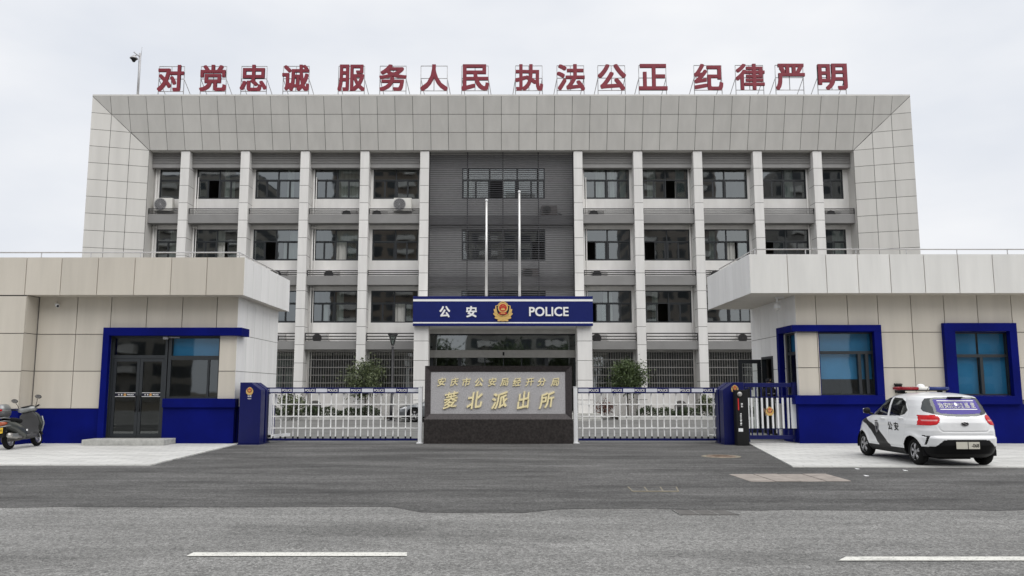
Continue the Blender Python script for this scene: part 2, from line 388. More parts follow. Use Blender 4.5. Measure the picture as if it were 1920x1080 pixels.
def slab_poly(mb, pts, gap, th):
    """a planar convex outline shrunk by gap and given a thickness behind it"""
    P = []
    for p in pts:
        p = Vector(p)
        if not P or (p - P[-1]).length > 1e-4: P.append(p)
    if (P[0] - P[-1]).length < 1e-4: P.pop()
    if len(P) < 3: return
    nrm = (P[1] - P[0]).cross(P[2] - P[0]).normalized()
    if nrm.y > 0: P.reverse(); nrm = -nrm
    n = len(P); Q = []
    for i in range(n):
        e0 = (P[i] - P[i - 1]).normalized(); e1 = (P[(i + 1) % n] - P[i]).normalized()
        n0 = nrm.cross(e0); n1 = nrm.cross(e1); b = (n0 + n1); b /= max(1e-4, (1 + n0.dot(n1)))
        Q.append(P[i] + b * gap)
    B = [q - nrm * th for q in Q]
    mb.add(Q + B, [tuple(range(n)), tuple(range(2 * n - 1, n - 1, -1))] + [(i, n + i, n + (i + 1) % n, (i + 1) % n) for i in range(n)])
def emblem(parent, cx, cz, y, h, name='emblem'):
    """police badge: gold wreath, dark shield, red disc with gold gate and stars; faces -Y"""
    mb = MB()
    def pl(poly, d0, d1): mb.prism([(cx + p[0] * h, cz + p[1] * h) for p in poly], 'y', y - d0 * h, y - d1 * h)
    def circ(x, z, r, n=24): return [(x + r * math.cos(6.28318 * i / n), z + r * math.sin(6.28318 * i / n)) for i in range(n)]
    mb.mi = 0
    arc = [(0.43 * math.cos(rad(a)), -0.04 + 0.44 * math.sin(rad(a))) for a in range(-200, 21, 10)]
    pl(arc, 0, 0.05)
    for sgn in (-1, 1):
        for i, a in enumerate((-70, -45, -18, 8, 30)):
            c = (sgn * 0.36 * math.cos(rad(a)), -0.06 + 0.37 * math.sin(rad(a))); t = rad(a + 50)
            leaf = []
            for k in range(12):
                q = 6.28318 * k / 12; lx, lz = 0.15 * math.cos(q), 0.055 * math.sin(q)
                leaf.append((c[0] + sgn * (lx * math.cos(t) - lz * math.sin(t)), c[1] + lx * math.sin(t) + lz * math.cos(t)))
            pl(leaf, 0.0, 0.06 + 0.006 * i)
    half = [(0, 0.5), (0.13, 0.44), (0.22, 0.37), (0.26, 0.30), (0.37, 0.27), (0.345, 0.05), (0.28, -0.12), (0.16, -0.21), (0, -0.25)]
    def shield(f, dz): return [(x * f, (z - 0.1) * f + 0.1 + dz) for x, z in half] + [(-x * f, (z - 0.1) * f + 0.1 + dz) for x, z in reversed(half[1:-1])]
    pl(shield(1.0, 0), 0.0, 0.075)
    mb.mi = 1; pl(shield(0.88, 0), 0.07, 0.085)
    mb.mi = 0; pl(circ(0, 0.17, 0.245), 0.08, 0.097)
    mb.mi = 2; pl(circ(0, 0.17, 0.185), 0.09, 0.107)
    mb.mi = 0
    for (x, z, r) in ((0, 0.285, 0.035), (-0.10, 0.24, 0.02), (0.10, 0.24, 0.02), (-0.045, 0.21, 0.02), (0.045, 0.21, 0.02)):
        pl([(x + (r if k % 2 == 0 else r * 0.42) * math.sin(rad(36 * k)), z + (r if k % 2 == 0 else r * 0.42) * math.cos(rad(36 * k))) for k in range(10)], 0.10, 0.115)
    pl([(-0.11, 0.05), (0.11, 0.05), (0.085, 0.12), (-0.085, 0.12)], 0.10, 0.114)
    pl([(-0.07, 0.13), (0.07, 0.13), (0.09, 0.155), (-0.09, 0.155)], 0.10, 0.116)
    mb.mi = 2; pl([(-0.2, -0.06), (0.2, -0.06), (0.15, -0.16), (-0.15, -0.16)], 0.08, 0.10)
    mb.mi = 0; pl([(-0.11, -0.13), (0.11, -0.13), (0.11, -0.105), (-0.11, -0.105)], 0.09, 0.112)
    return mb.build(name, [M['goldp'], M['navyp'], M['redp']], parent)
def leaves(mb, pts, size, up=0.3):
    n = len(pts); a = rng.normal(size=(n, 3)); a[:, 2] += up; a /= np.linalg.norm(a, axis=1)[:, None]
    r = rng.normal(size=(n, 3)); u = np.cross(a, r); u /= np.linalg.norm(u, axis=1)[:, None]; v = np.cross(a, u)
    s = size * rng.uniform(0.6, 1.3, size=(n, 1))
    p0 = pts - u * s; p1 = pts + v * s * 0.42; p2 = pts + u * s; p3 = pts - v * s * 0.42
    q = np.stack([p0, p1, p2, p3], 1).reshape(-1, 3).tolist()
    mb.add(q, [(4 * i, 4 * i + 1, 4 * i + 2, 4 * i + 3) for i in range(n)])
# ================================================================== setting: ground, road, paving
g = MB(); g.quad((-400, -300, -0.03), (400, -300, -0.03), (400, 400, -0.03), (-400, 400, -0.03)); struct(g.build('ground', M['soil']))
g = MB(); g.quad((-120, -14, 0), (120, -14, 0), (120, 24, 0), (-120, 24, 0)); struct(g.build('road', M['road']))
# darker newer asphalt of the driveway, its edge jogging as in the photograph
yl = ground(0, 951)[1]; ym = ground(900, 962)[1]; yr = ground(1500, 957)[1]
xj = ground(740, 955)[0]; xk = ground(1000, 958)[0]; xq = ground(1250, 958)[0]
front = [(-60, yl)]
x = -24.0
random.seed(3)
while x < 30:
    yy = yl if x < xj else (ym if x < xk else (yr if x > xq else yr + 0.12))
    front.append((x, yy + random.uniform(-0.05, 0.05))); x += 0.45
front += [(60, yr)]
g = MB(); top = [(p[0], 24.5) for p in front]
for i in range(len(front) - 1): g.quad((*front[i], 0.004), (*front[i + 1], 0.004), (*top[i + 1], 0.004), (*top[i], 0.004))
struct(g.build('driveway', M['drive']))
g = MB(); g.quad((-60, 24.5, 0.004), (60, 24.5, 0.004), (60, 60, 0.004), (-60, 60, 0.004)); struct(g.build('courtyard_ground', M['court']))
# pale paved forecourts with a low edge
PL0 = ground(285, 873)[1]
xl1 = ground(285, 873)[0]; xl2 = -7.75
g = MB(); g.prism([(-40, PL0), (xl1, PL0), (xl2, 24.0), (xl2, 29), (-40, 29)], 'z', -0.02, 0.03)
struct(g.build('pavement', M['pave']))
xr1, yr1 = ground(1485, 876); xr2 = 7.35; yr2 = ground(1920, 880)[1]
g = MB(); g.prism([(xr1, yr1), (40, yr2 - 0.3), (40, 29), (xr2, 29), (xr2, 24.15)], 'z', -0.02, 0.03)
struct(g.build('pavement', M['pave']))
# kerb stones round the two forecourts
g = MB(); g.box(-40, xl1, PL0 - 0.12, PL0 - 0.002, -0.02, 0.022); struct(g.build('kerb', M['kerb']))
g = MB(); g.prism([(xr1 - 0.02, yr1 - 0.12), (40, yr2 - 0.42), (40, yr2 - 0.302), (xr1, yr1 - 0.002)], 'z', -0.02, 0.022); struct(g.build('kerb', M['kerb']))
# painted dashes
def dash(u0, u1, v0, v1, name='lane_marking'):
    a = ground(u0 + 14, v0); b = ground(u1, v0); c = ground(u1, v1); d2 = ground(u0, v1)
    g = MB(); n = 24
    for i in range(n):
        t0, t1 = i / n, (i + 1) / n
        j = [random.uniform(-0.006, 0.006) for _ in range(2)] if 0 < i < n - 1 else [0, 0]
        def lp(p, q, t): return p[0] + (q[0] - p[0]) * t, p[1] + (q[1] - p[1]) * t
        p0 = lp(d2, c, t0); p1 = lp(d2, c, t1); p2 = lp(a, b, t1); p3 = lp(a, b, t0)
        g.quad((*p0, 0.008), (*p1, 0.008), (*p2, 0.008), (*p3, 0.008))
    return struct(g.build(name, M['line']))
dash(349, 763, 1037, 1044); dash(1572, 1990, 1045, 1052.5)
# patches and covers let into the asphalt
def ground_quad(px, z): return [(*ground(u, v), z) for u, v in px]
def patch(name, px, z0, z1, m):
    q = [ground(u, v) for u, v in px]; g = MB(); g.prism(q, 'z', z0, z1); return g.build(name, m, bevel=0.004)
root = thing('stone_slab_patch', 'brownish worn stone slabs let into the dark asphalt in front of the police car', 'stone slabs', (*ground(1480, 897), 0.004))
c4 = [(1366, 890), (1549, 889.5), (1597, 903), (1407, 904)]
def lerp2(t, s):
    ax = c4[0][0] + (c4[1][0] - c4[0][0]) * t; ay = c4[0][1] + (c4[1][1] - c4[0][1]) * t
    bx = c4[3][0] + (c4[2][0] - c4[3][0]) * t; by = c4[3][1] + (c4[2][1] - c4[3][1]) * t
    return ax + (bx - ax) * s, ay + (by - ay) * s
for i in range(4):
    q = [ground(*lerp2(a, b)) for a, b in ((i / 4 + 0.005, 0), ((i + 1) / 4 - 0.005, 0), ((i + 1) / 4 - 0.005, 1), (i / 4 + 0.005, 1))]
    g = MB(); g.prism(q, 'z', -0.01, 0.012 + 0.004 * (i % 2)); g.build('slab', M['slab'], root, bevel=0.006)
cx, cy = ground(1352, 856)
root = thing('manhole_cover', 'round rusty manhole cover in the asphalt before the right gate cabinet', 'manhole cover', (cx, cy, 0.004))
g = MB(); g.lathe([(0, 0.014), (0.33, 0.014), (0.35, 0.006), (0.36, 0)], (cx, cy, 0.004), n=28); g.build('cover', M['rust'], root)
g = MB(); g.lathe([(0.36, 0.002), (0.44, 0.010), (0.47, 0.001)], (cx, cy, 0.004), n=28); g.build('rim', M['sand'], root)
for i in range(5):
    g = MB(); g.box(cx - 0.2, cx + 0.2, cy - 0.2 + i * 0.1 - 0.015, cy - 0.2 + i * 0.1 + 0.015, 0.016, 0.023); g.build('rib', M['rust'], root)
def cover_frame(label, px, n, mfill, mrim, fill_z):
    q = [ground(u, v) for u, v in px]; c = (sum(p[0] for p in q) / 4, sum(p[1] for p in q) / 4)
    root = thing('drain_cover', label, 'drain cover', (*c, 0.004))
    def P(t, s):
        a = Vector((*q[0], 0)).lerp(Vector((*q[1], 0)), t); b = Vector((*q[3], 0)).lerp(Vector((*q[2], 0)), t); r = a.lerp(b, s); return (r.x, r.y)
    g = MB(); g.prism([P(0, 0), P(1, 0), P(1, 1), P(0, 1)], 'z', 0, fill_z); g.build('plate', mfill, root)
    for i in range(n + 1):
        t = i / n; g = MB(); g.prism([P(t - 0.014, -0.05), P(t + 0.014, -0.05), P(t + 0.014, 1.05), P(t - 0.014, 1.05)], 'z', 0.0, 0.011); g.build('seam', mrim, root)
    return root, P
r1, P1 = cover_frame('rectangular cover outlined by sandy seams in the middle of the dark asphalt', [(1178, 914), (1268, 914), (1272, 922), (1186, 922)], 3, M['drive'], M['sand'], 0.008)
g = MB(); g.prism([P1(0, 0.94), P1(1, 0.94), P1(1, 1.1), P1(0, 1.1)], 'z', 0, 0.012); g.build('edge', M['sand'], r1)
g = MB(); g.prism([P1(0, -0.1), P1(1, -0.1), P1(1, 0.02), P1(0, 0.02)], 'z', 0, 0.012); g.build('edge', M['grate'], r1)
r2, P2 = cover_frame('dark gutter cover with slanting seams where the dark asphalt meets the road', [(1262, 957.5), (1358, 957.5), (1384, 966), (1276, 966)], 3, M['grate'], M['road'], 0.008)
for i, (u, v, nm) in enumerate([(1607, 879.5, 'white scrap of paper on the asphalt nearest the paving corner'), (1624, 892.5, 'white scrap of litter on the asphalt right of the stone slabs'), (1697, 882.5, 'white scrap of litter on the asphalt directly before the police car')]):
    p = ground(u, v); g = MB(); a = 0.035
    g.add([(p[0] - a, p[1] - 0.04, 0.006), (p[0] + a, p[1] - 0.04, 0.009), (p[0] + a * 0.8, p[1] + 0.07, 0.008), (p[0] - a * 0.7, p[1] + 0.05, 0.016),
           (p[0] - a, p[1] - 0.06, 0.004), (p[0] + a, p[1] - 0.05, 0.005), (p[0] + a * 0.8, p[1] + 0.07, 0.004), (p[0] - a * 0.7, p[1] + 0.05, 0.008)],
          [(0, 1, 2, 3), (7, 6, 5, 4), (0, 4, 5, 1), (1, 5, 6, 2), (2, 6, 7, 3), (3, 7, 4, 0)])
    tag(g.build('paper_scrap', M['white'], loc=(p[0], p[1], 0.004)), nm, 'litter')

# ================================================================== the police station
YO, YI, YW, YL = 45.1, 46.05, 47.0, 46.3        # outer rim of the frame, its inner edge, window wall, ledge front
XO, XI = 23.97, 20.88
ZT = zr(180, YO); ZI = zr(282, YI)
station = thing('police_station', 'four storey grey police station with a deep panelled frame and barred ground floor', 'building', (0, 47, 0))
# frame of cladding panels: top band and two side bands, mitred at the corners
mb = MB()
def Ptop(X, t):      # t 0 outer .. 1 inner
    lim = XO + (XI - XO) * t; X = max(-lim, min(lim, X)); return (X, YO + (YI - YO) * t, ZT + (ZI - ZT) * t)
nx = 46; px = [-XO + 2 * XO * i / nx for i in range(nx + 1)]
for i in range(nx):
    for r in range(3):
        slab_poly(mb, [Ptop(px[i], (r + 1) / 3), Ptop(px[i + 1], (r + 1) / 3), Ptop(px[i + 1], r / 3), Ptop(px[i], r / 3)], 0.013, 0.03)
H3 = (ZT - ZI) / 3
zz = [ZT]
while zz[-1] > 0.05: zz.append(max(0, zz[-1] - H3))
for sgn in (-1, 1):
    def Ps(z, t):
        lim = ZT + (ZI - ZT) * t; z = min(z, lim); return (sgn * (XO + (XI - XO) * t), YO + (YI - YO) * t, z)
    for j in range(len(zz) - 1):
        for r in range(3):
            slab_poly(mb, [Ps(zz[j + 1], r / 3), Ps(zz[j + 1], (r + 1) / 3), Ps(zz[j], (r + 1) / 3), Ps(zz[j], r / 3)], 0.013, 0.03)
mb.build('panelled_frame', M['panel'], station)
mb = MB(); e = 0.028
mb.quad((-XO, YO + e, ZT), (-XI, YI + e, ZI), (XI, YI + e, ZI), (XO, YO + e, ZT))
for s in (-1, 1): mb.quad((s * XO, YO + e, 0), (s * XI, YI + e, 0), (s * XI, YI + e, ZI), (s * XO, YO + e, ZT))
mb.build('panel_backing', M['joint'], station)
mb = MB()      # roof edge, body, reveals
mb.box(-XO, XO, YO + 0.01, 60, ZT + 0.001, ZT + 0.10)
for s in (-1, 1):
    mb.box(s * XO, s * (XO - 0.3), YO + 0.35, 60, 0, ZT)
    mb.box(s * (XI + 0.001), s * (XI + 0.15), YI + 0.03, YW + 0.3, 0, ZI + 0.4)
mb.box(-XI, XI, YI + 0.03, YW + 0.25, ZI + 0.002, ZI + 0.4)
mb.box(-XO, XO, 59.8, 60, 0, ZT)
mb.build('outer_wall', M['panel'], station)
COLX = [s * (4.55 + 3.55 * i) for s in (-1, 1) for i in range(5)]
COLX.sort()
zcol = [0]
while zcol[-1] < ZI - 0.1: zcol.append(min(ZI, zcol[-1] + 1.045))
for X in COLX:
    mb = MB()
    for a, b in zip(zcol[:-1], zcol[1:]):
        mb.mi = 0; mb.box(X - 0.26, X + 0.26, 46.12, YW, a + 0.012, b - 0.012)
        mb.mi = 1; mb.box(X - 0.25, X + 0.25, 46.135, YW, b - 0.012, b + 0.012)
    mb.build('column', [M['column'], M['joint']], station)
HEAD = [zr(660, YW), zr(545, YW), zr(430, YW), zr(315, YW)]
SILL = [zr(731, YW), zr(605, YW), zr(488.5, YW), zr(373, YW)]
LEDT = [None, zr(633.5 + 6, YL), zr(517, YL), zr(401.5, YL)]
LEDB = [None, zr(655, YL), zr(534, YL), zr(418, YL)]
bays = []
edges = [-XI] + COLX + [XI]
for i in range(11):
    if i == 5: continue
    a, b = edges[i], edges[i + 1]
    if i == 0: bays.append((a + 0.30, b - 0.42, a, b - 0.26))
    elif i == 10: bays.append((a + 0.42, b - 0.30, a + 0.26, b))
    else: bays.append((a + 0.40, b - 0.40, a + 0.26, b - 0.26))
mb = MB(); holes = []
for (wa, wb, _, _) in bays:
    for f in range(4): holes.append((wa, wb, SILL[f], HEAD[f]))
for (a, b, side) in ((-XI, -4.55, 0), (4.55, XI, 1)):
    hs2 = [h for h in holes if a <= h[0] <= b]
    xs = sorted({a, b} | {h[0] for h in hs2} | {h[1] for h in hs2}); zs = sorted({0, ZI + 0.3} | set(HEAD) | set(SILL))
    for i in range(len(xs) - 1):
        run = None
        for j in range(len(zs) - 1):
            cxm, czm = (xs[i] + xs[i + 1]) / 2, (zs[j] + zs[j + 1]) / 2
            if not any(h[0] < cxm < h[1] and h[2] < czm < h[3] for h in hs2): mb.box(xs[i], xs[i + 1], YW, YW + 0.22, zs[j], zs[j + 1])
    mb.build('facade_wall', M['wall'], station); mb = MB()
# centre bay wall behind the louvres
LX = 4.29
CWX0, CWX1 = at(866, 400, YW)[0], at(1022, 400, YW)[0]
mb = MB(); chs = [(CWX0, CWX1, SILL[f], HEAD[f]) for f in (1, 2, 3)]
holed(mb, -4.55, 4.55, 5.3, ZI + 0.3, chs, YW, YW + 0.22)
mb.build('centre_wall', M['greywall'], station)
# rooms behind the windows
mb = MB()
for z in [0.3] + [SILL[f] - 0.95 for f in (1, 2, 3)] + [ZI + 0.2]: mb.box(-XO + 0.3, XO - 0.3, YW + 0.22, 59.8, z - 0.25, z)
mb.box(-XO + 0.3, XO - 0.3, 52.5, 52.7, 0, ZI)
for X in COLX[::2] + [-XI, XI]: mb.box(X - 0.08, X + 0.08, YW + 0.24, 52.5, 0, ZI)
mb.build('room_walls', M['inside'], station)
def window(wa, wb, z0, z1, y, parent, style, cols=2, frame_mat=None, glass_mat=None, curtain=None, curtain_mat=None, transom=0.61, fw=0.06):
    """frame mesh (part) with glass and curtain (sub-parts)"""
    mb = MB(); gl = MB(); zt = z0 + (z1 - z0) * transom; y0, y1 = y + 0.03, y + 0.10
    mb.box(wa, wb, y0, y1, z0, z0 + fw); mb.box(wa, wb, y0, y1, z1 - fw, z1); mb.box(wa, wa + fw, y0, y1, z0 + fw, z1 - fw); mb.box(wb - fw, wb, y0, y1, z0 + fw, z1 - fw)
    mb.box(wa + fw, wb - fw, y0 - 0.003, y1, zt - fw * 0.55, zt + fw * 0.55)
    xs = [wa + (wb - wa) * i / cols for i in range(cols + 1)]
    for X in xs[1:-1]: mb.box(X - fw * 0.55, X + fw * 0.55, y0 - 0.006, y1, z0 + fw, z1 - fw)
    for i in range(cols):
        a, b = xs[i] + fw * 0.8, xs[i + 1] - fw * 0.8
        gl.quad((a, y0 + 0.03, zt + 0.03), (b, y0 + 0.03, zt + 0.03), (b, y0 + 0.03, z1 - fw), (a, y0 + 0.03, z1 - fw))
        m = (a + b) / 2; k = style[i % len(style)]
        zb0, zb1 = z0 + fw, zt - fw * 0.5
        sash = [(a, m, 0.02), (m, b, 0.045)]
        if k == 1: sash = [(a, m, 0.02), (a + 0.05, m + 0.05, 0.045)]          # right sash slid open
        if k == 2: sash = [(m - 0.05, b - 0.05, 0.02), (m, b, 0.045)]
        if k == 3: sash = [(a, b, 0.03)]
        for (p, q, dy) in sash:
            yy = y0 + dy
            for (r, t, c0, c1) in ((p, q, zb0, zb0 + 0.05), (p, q, zb1 - 0.05, zb1), (p, p + 0.05, zb0 + 0.05, zb1 - 0.05), (q - 0.05, q, zb0 + 0.05, zb1 - 0.05)):
                mb.box(r, t, yy - 0.004, yy + 0.025, c0, c1)
            gl.quad((p + 0.05, yy + 0.012, zb0 + 0.05), (q - 0.05, yy + 0.012, zb0 + 0.05), (q - 0.05, yy + 0.012, zb1 - 0.05), (p + 0.05, yy + 0.012, zb1 - 0.05))
    o = mb.build('window', frame_mat or M['frame'], parent)
    gl.build('glass', glass_mat or M['glass'], o)
    if curtain:
        for (ca, cb, cz0, cz1) in curtain:
            cm = MB(); cm.smooth = True; n = max(4, int((cb - ca) / 0.05)); ring = []
            for i in range(n + 1):
                X = ca + (cb - ca) * i / n; ring.append((X, y + 0.30 + 0.035 * math.sin(i * 1.25) + 0.01 * math.sin(i * 3.7)))
            for i in range(n): cm.quad((*ring[i], cz0), (*ring[i + 1], cz0), (*ring[i + 1], cz1), (*ring[i], cz1))
            cm.build('curtain', curtain_mat or M['curtain'], o)
    return o
random.seed(34)
STY = [(0, 0), (1, 0), (0, 2), (0, 0), (3, 0), (0, 0), (0, 3), (2, 0)]
for f in range(4):
    for bi, (wa, wb, la, lb) in enumerate(bays):
        narrow = bi in (0, 9); z0, z1 = SILL[f], HEAD[f]; cur = []; W = wb - wa
        r = random.random(); zm = z0 + (z1 - z0) * 0.6
        if f > 0:
            if r < 0.45:
                for i in range(random.choice((1, 2, 3))):
                    q = wa + 0.1 + (W - 0.5) * random.random(); cur.append((q, min(wb - 0.05, q + random.uniform(0.25, 0.55)), z0 + 0.03, random.choice((zm, z1 - 0.05))))
            elif r < 0.58: cur.append((wa + W * 0.5, wb - 0.05, z0 + 0.03, z1 - 0.05))
            elif r < 0.68: cur.append((wa + 0.05, wb - 0.05, zm, z1 - 0.04))
        elif bi == 2 or bi == 1: cur.append((wa + 0.05, wb - 0.05, z0, z1 - 0.05))
        o = window(wa, wb, z0, z1, YW, station, random.choice(STY) if f else (0, 0), 1 if narrow else 2, curtain=cur,
                   curtain_mat=M['bluecurtain'] if (f == 0 and bi == 1) else None)
        if f == 0:
            gm = MB(); yb = YW - 0.06; n = round(W / 0.145)
            for i in range(n + 1):
                X = wa + W * i / n; gm.box(X - 0.011, X + 0.011, yb - 0.011, yb + 0.011, z0, z1 + 0.02)
            for k in range(6):
                zk = z1 - 0.0 - k * 0.45
                if zk > z0: gm.box(wa - 0.02, wb + 0.02, yb - 0.02, yb - 0.0115, zk - 0.02, zk + 0.02)
            gm.build('security_grille', M['steel'], o)
        else:
            lm = MB()
            t = LEDT[f]; b = LEDB[f]
            lm.box(la, lb, YL, YL + 0.08, b, t); lm.box(la, lb, YL + 0.08, YW, b, b + 0.12)
            lm.build('ledge', M['ledge'], station)
            rm = MB(); zt0 = zr({1: 624, 2: 507.5, 3: 391.5}[f] + (0 if f > 1 else 1), YL)
            for k in range(3): rm.box(la + 0.02, lb - 0.02, YL + 0.02, YL + 0.05, zt0 - k * (zt0 - t) / 2.6 - 0.03, zt0 - k * (zt0 - t) / 2.6 + 0.03)
            for X in (la + 0.02, lb - 0.05): rm.box(X, X + 0.045, YL + 0.015, YL + 0.055, t, zt0 + 0.04)
            rm.build('railing', M['rail'], station)
        if f == 3:
            vm = MB(); za, zb2 = zr(306, 46.5), ZI; n = 6
            for k in range(n):
                c = zb2 - (zb2 - za) * (k + 0.5) / n
                vm.add([(la, 46.5, c - 0.06), (lb, 46.5, c - 0.06), (lb, 46.58, c + 0.06), (la, 46.58, c + 0.06), (la, 46.52, c - 0.07), (lb, 46.52, c - 0.07), (lb, 46.6, c + 0.05), (la, 46.6, c + 0.05)],
                       [(0, 1, 2, 3), (7, 6, 5, 4), (0, 4, 5, 1), (3, 2, 6, 7)])
            vm.box(la, lb, 46.62, 46.66, za - 0.02, zb2)
            vm.box(la, lb, 46.55, YW, za - 0.26, za - 0.03)
            vm.build('vent_louvre', M['ventl'], station)
# downpipes in the left corners of some bays
for bi in (0, 1, 3, 5, 6, 8):
    X = bays[bi][2] + 0.13 if bi < 6 else bays[bi][3] - 0.13
    mb = MB(); mb.tube([(X, YW - 0.07, 0.3), (X, YW - 0.07, ZI - 0.9)], 0.05, 10); mb.tube([(X + 0.14, YW - 0.05, 0.3), (X + 0.14, YW - 0.05, ZI - 1.4)], 0.03, 8)
    for f in (0, 1, 2): mb.box(X - 0.08, X + 0.22, YW - 0.14, YW - 0.02, HEAD[f] + 0.06, HEAD[f] + 0.14)
    mb.build('downpipe', M['wall'], station)
# centre: windows, ledges, louvre screen
for f in (1, 2, 3):
    window(CWX0, CWX1, SILL[f], HEAD[f], YW, station, ((1, 0, 2), (0, 0, 1), (0, 2, 0))[f - 1], 3, curtain=[(CWX0 + 0.1, CWX0 + 0.6, SILL[f], HEAD[f] - 0.6)] if f != 2 else None)
    mb = MB(); mb.box(-LX, LX, YL + 0.3, YW, LEDB[f], LEDT[f]); mb.build('ledge', M['ledgedark'], station)
mb = MB(); zl0 = 5.2; zl1 = ZI - 0.02; n = 80
for k in range(n):
    c = zl0 + (zl1 - zl0) * (k + 0.5) / n
    mb.add([(-LX, YL, c - 0.016), (LX, YL, c - 0.016), (LX, YL + 0.03, c + 0.016), (-LX, YL + 0.03, c + 0.016), (-LX, YL + 0.008, c - 0.024), (LX, YL + 0.008, c - 0.024), (LX, YL + 0.038, c + 0.008), (-LX, YL + 0.038, c + 0.008)],
           [(0, 1, 2, 3), (7, 6, 5, 4), (0, 4, 5, 1), (3, 2, 6, 7), (0, 3, 7, 4), (1, 5, 6, 2)])
for X in (-LX + 0.03, at(876, 420, YL)[0], at(943, 420, YL)[0], at(1010, 420, YL)[0], LX - 0.03): mb.box(X - 0.03, X + 0.03, YL + 0.075, YL + 0.13, zl0, zl1)
mb.build('louvre_screen', M['louvre'], station)
# entrance: canopy, columns, glass front, steps
YP = 43.4
cxl, _ = at(775, 580, YP); cxr, _ = at(1111, 580, YP)
zc1, zc0 = zr(556, YP), zr(611.5, YP)
mb = MB(); mb.box(cxl + 0.04, cxr - 0.04, YP, 46.1, zc0 + 0.02, zc1 - 0.02); mb.build('canopy', M['column'], station, bevel=0.01)
pw = at(803, 660, YP + 0.15)[0] - at(775.5, 660, YP + 0.15)[0]
for X0 in (at(775.5, 660, YP + 0.15)[0], at(1083, 660, YP + 0.15)[0]):
    mb = MB(); zs = [0]
    while zs[-1] < zc0: zs.append(min(zc0 + 0.02, zs[-1] + 1.06))
    for a, b in zip(zs[:-1], zs[1:]):
        mb.mi = 0; mb.box(X0, X0 + pw, YP + 0.15, YP + 0.95, a + 0.012, b - 0.012); mb.mi = 1; mb.box(X0 + 0.012, X0 + pw - 0.012, YP + 0.162, YP + 0.93, b - 0.012, b + 0.012)
    mb.build('entrance_column', [M['column'], M['joint']], station)
ex0, ex1 = at(806, 640, 46.4)[0], at(1082, 640, 46.4)[0]
ze1 = zr(626, 46.4); zb1, zb0 = zr(656.5, 46.3), zr(670.5, 46.3)
mb = MB(); holed(mb, -4.6, 4.6, 0, zc0 + 0.3, [(ex0, ex1, 0, ze1)], 46.4, 46.6); mb.build('entrance_wall', M['wall'], station)
mb = MB(); mb.box(ex0, ex1, 46.25, 46.62, zb0, zb1)
mb.build('door_header', M['steel'], station)
mb = MB(); mb.box((ex0 + ex1) / 2 - 0.05, (ex0 + ex1) / 2 + 0.05, 46.22, 46.248, (zb0 + zb1) / 2 - 0.1, (zb0 + zb1) / 2 + 0.1); mb.build('door_sensor', M['black'], station)
ent = MB(); gl = MB()
for X in (ex0, at(862, 680, 46.45)[0] - 0.1, at(1025, 680, 46.45)[0] - 0.1, ex1 - 0.2): ent.box(X, X + 0.2, 46.42, 46.55, 0.37, zb0)
mid = (ex0 + ex1) / 2
for X in (at(909, 680, 46.45)[0], mid, at(978, 680, 46.45)[0]): ent.box(X - 0.03, X + 0.03, 46.43, 46.5, 0.37, zb0)
ent.box(ex0, ex1, 46.42, 46.56, ze1 - 0.08, ze1)
fr = ent.build('entrance_doors', M['frame'], station)
gl.quad((ex0, 46.5, 0.37), (ex1, 46.5, 0.37), (ex1, 46.5, zb0), (ex0, 46.5, zb0)); gl.build('glass', M['dglass'], fr)
gl = MB(); gl.quad((ex0, 46.5, zb1), (ex1, 46.5, zb1), (ex1, 46.5, ze1 - 0.08), (ex0, 46.5, ze1 - 0.08)); gl.build('fanlight', M['glass'], fr)
mb = MB(); mb.box(-5.2, 5.2, 42.6, 46.4, 0, 0.37); mb.box(-5.2, 5.2, 42.2, 42.6, 0, 0.24); mb.box(-5.2, 5.2, 41.8, 42.2, 0, 0.12)
mb.build('entrance_steps', M['granstep'], station, bevel=0.01)
# police sign over the entrance
ys = YP - 0.16
sign = thing('police_sign', 'long blue police sign with white lettering and gold badge over the entrance', 'sign', (0, ys, zc0))
mb = MB(); mb.box(cxl, cxr, ys, YP - 0.001, zc0, zc1); mb.build('board', M['signblue'], sign, bevel=0.01)
for (va, vb) in ((561, 565), (604, 606.3)):
    mb = MB(); mb.box(cxl + 0.001, cxr - 0.001, ys - 0.006, ys - 0.001, zr(vb, ys), zr(va, ys)); mb.build('white_stripe', M['letterwhite'], sign)
for s, u0, u1, va, vb, bo in (('公', 824, 844, 574, 595, 0.028), ('安', 874, 894, 574, 595, 0.028), ('POLICE', 992, 1066, 575.5, 593, 0.02)):
    mb = MB(); text(mb, s, at(u0, 585, ys)[0], at(u1, 585, ys)[0], zr(vb, ys), zr(va, ys), ys - 0.002, 0.04, bo); mb.build('lettering', M['letterwhite'], sign)
cx, cz = at(943, 584, ys); emblem(sign, cx, cz, ys - 0.002, 39 * 0.0288)
# flagpoles on the canopy roof
for (u, v, lab) in ((912, 378, 'shorter left flagpole of the two pale poles above the entrance canopy'), (974, 362, 'taller right flagpole of the two pale poles above the entrance canopy')):
    X = at(u, 470, 44.3)[0]; zt = zr(v, 44.3)
    r = thing('flagpole', lab, 'flagpole', (X, 44.3, zc1 - 0.02), 'flagpoles above the entrance')
    mb = MB(); mb.tube([(X, 44.3, zc1 - 0.02), (X, 44.3, zt)], [0.075, 0.06], 14); mb.build('pole', M['pole'], r)
    mb = MB(); mb.ball((X, 44.3, zt + 0.07), 0.085); mb.build('ball', M['white'], r)
    mb = MB(); mb.lathe([(0.0, 0.05), (0.16, 0.05), (0.18, 0)], (X, 44.3, zc1 - 0.02)); mb.build('base', M['steel'], r)
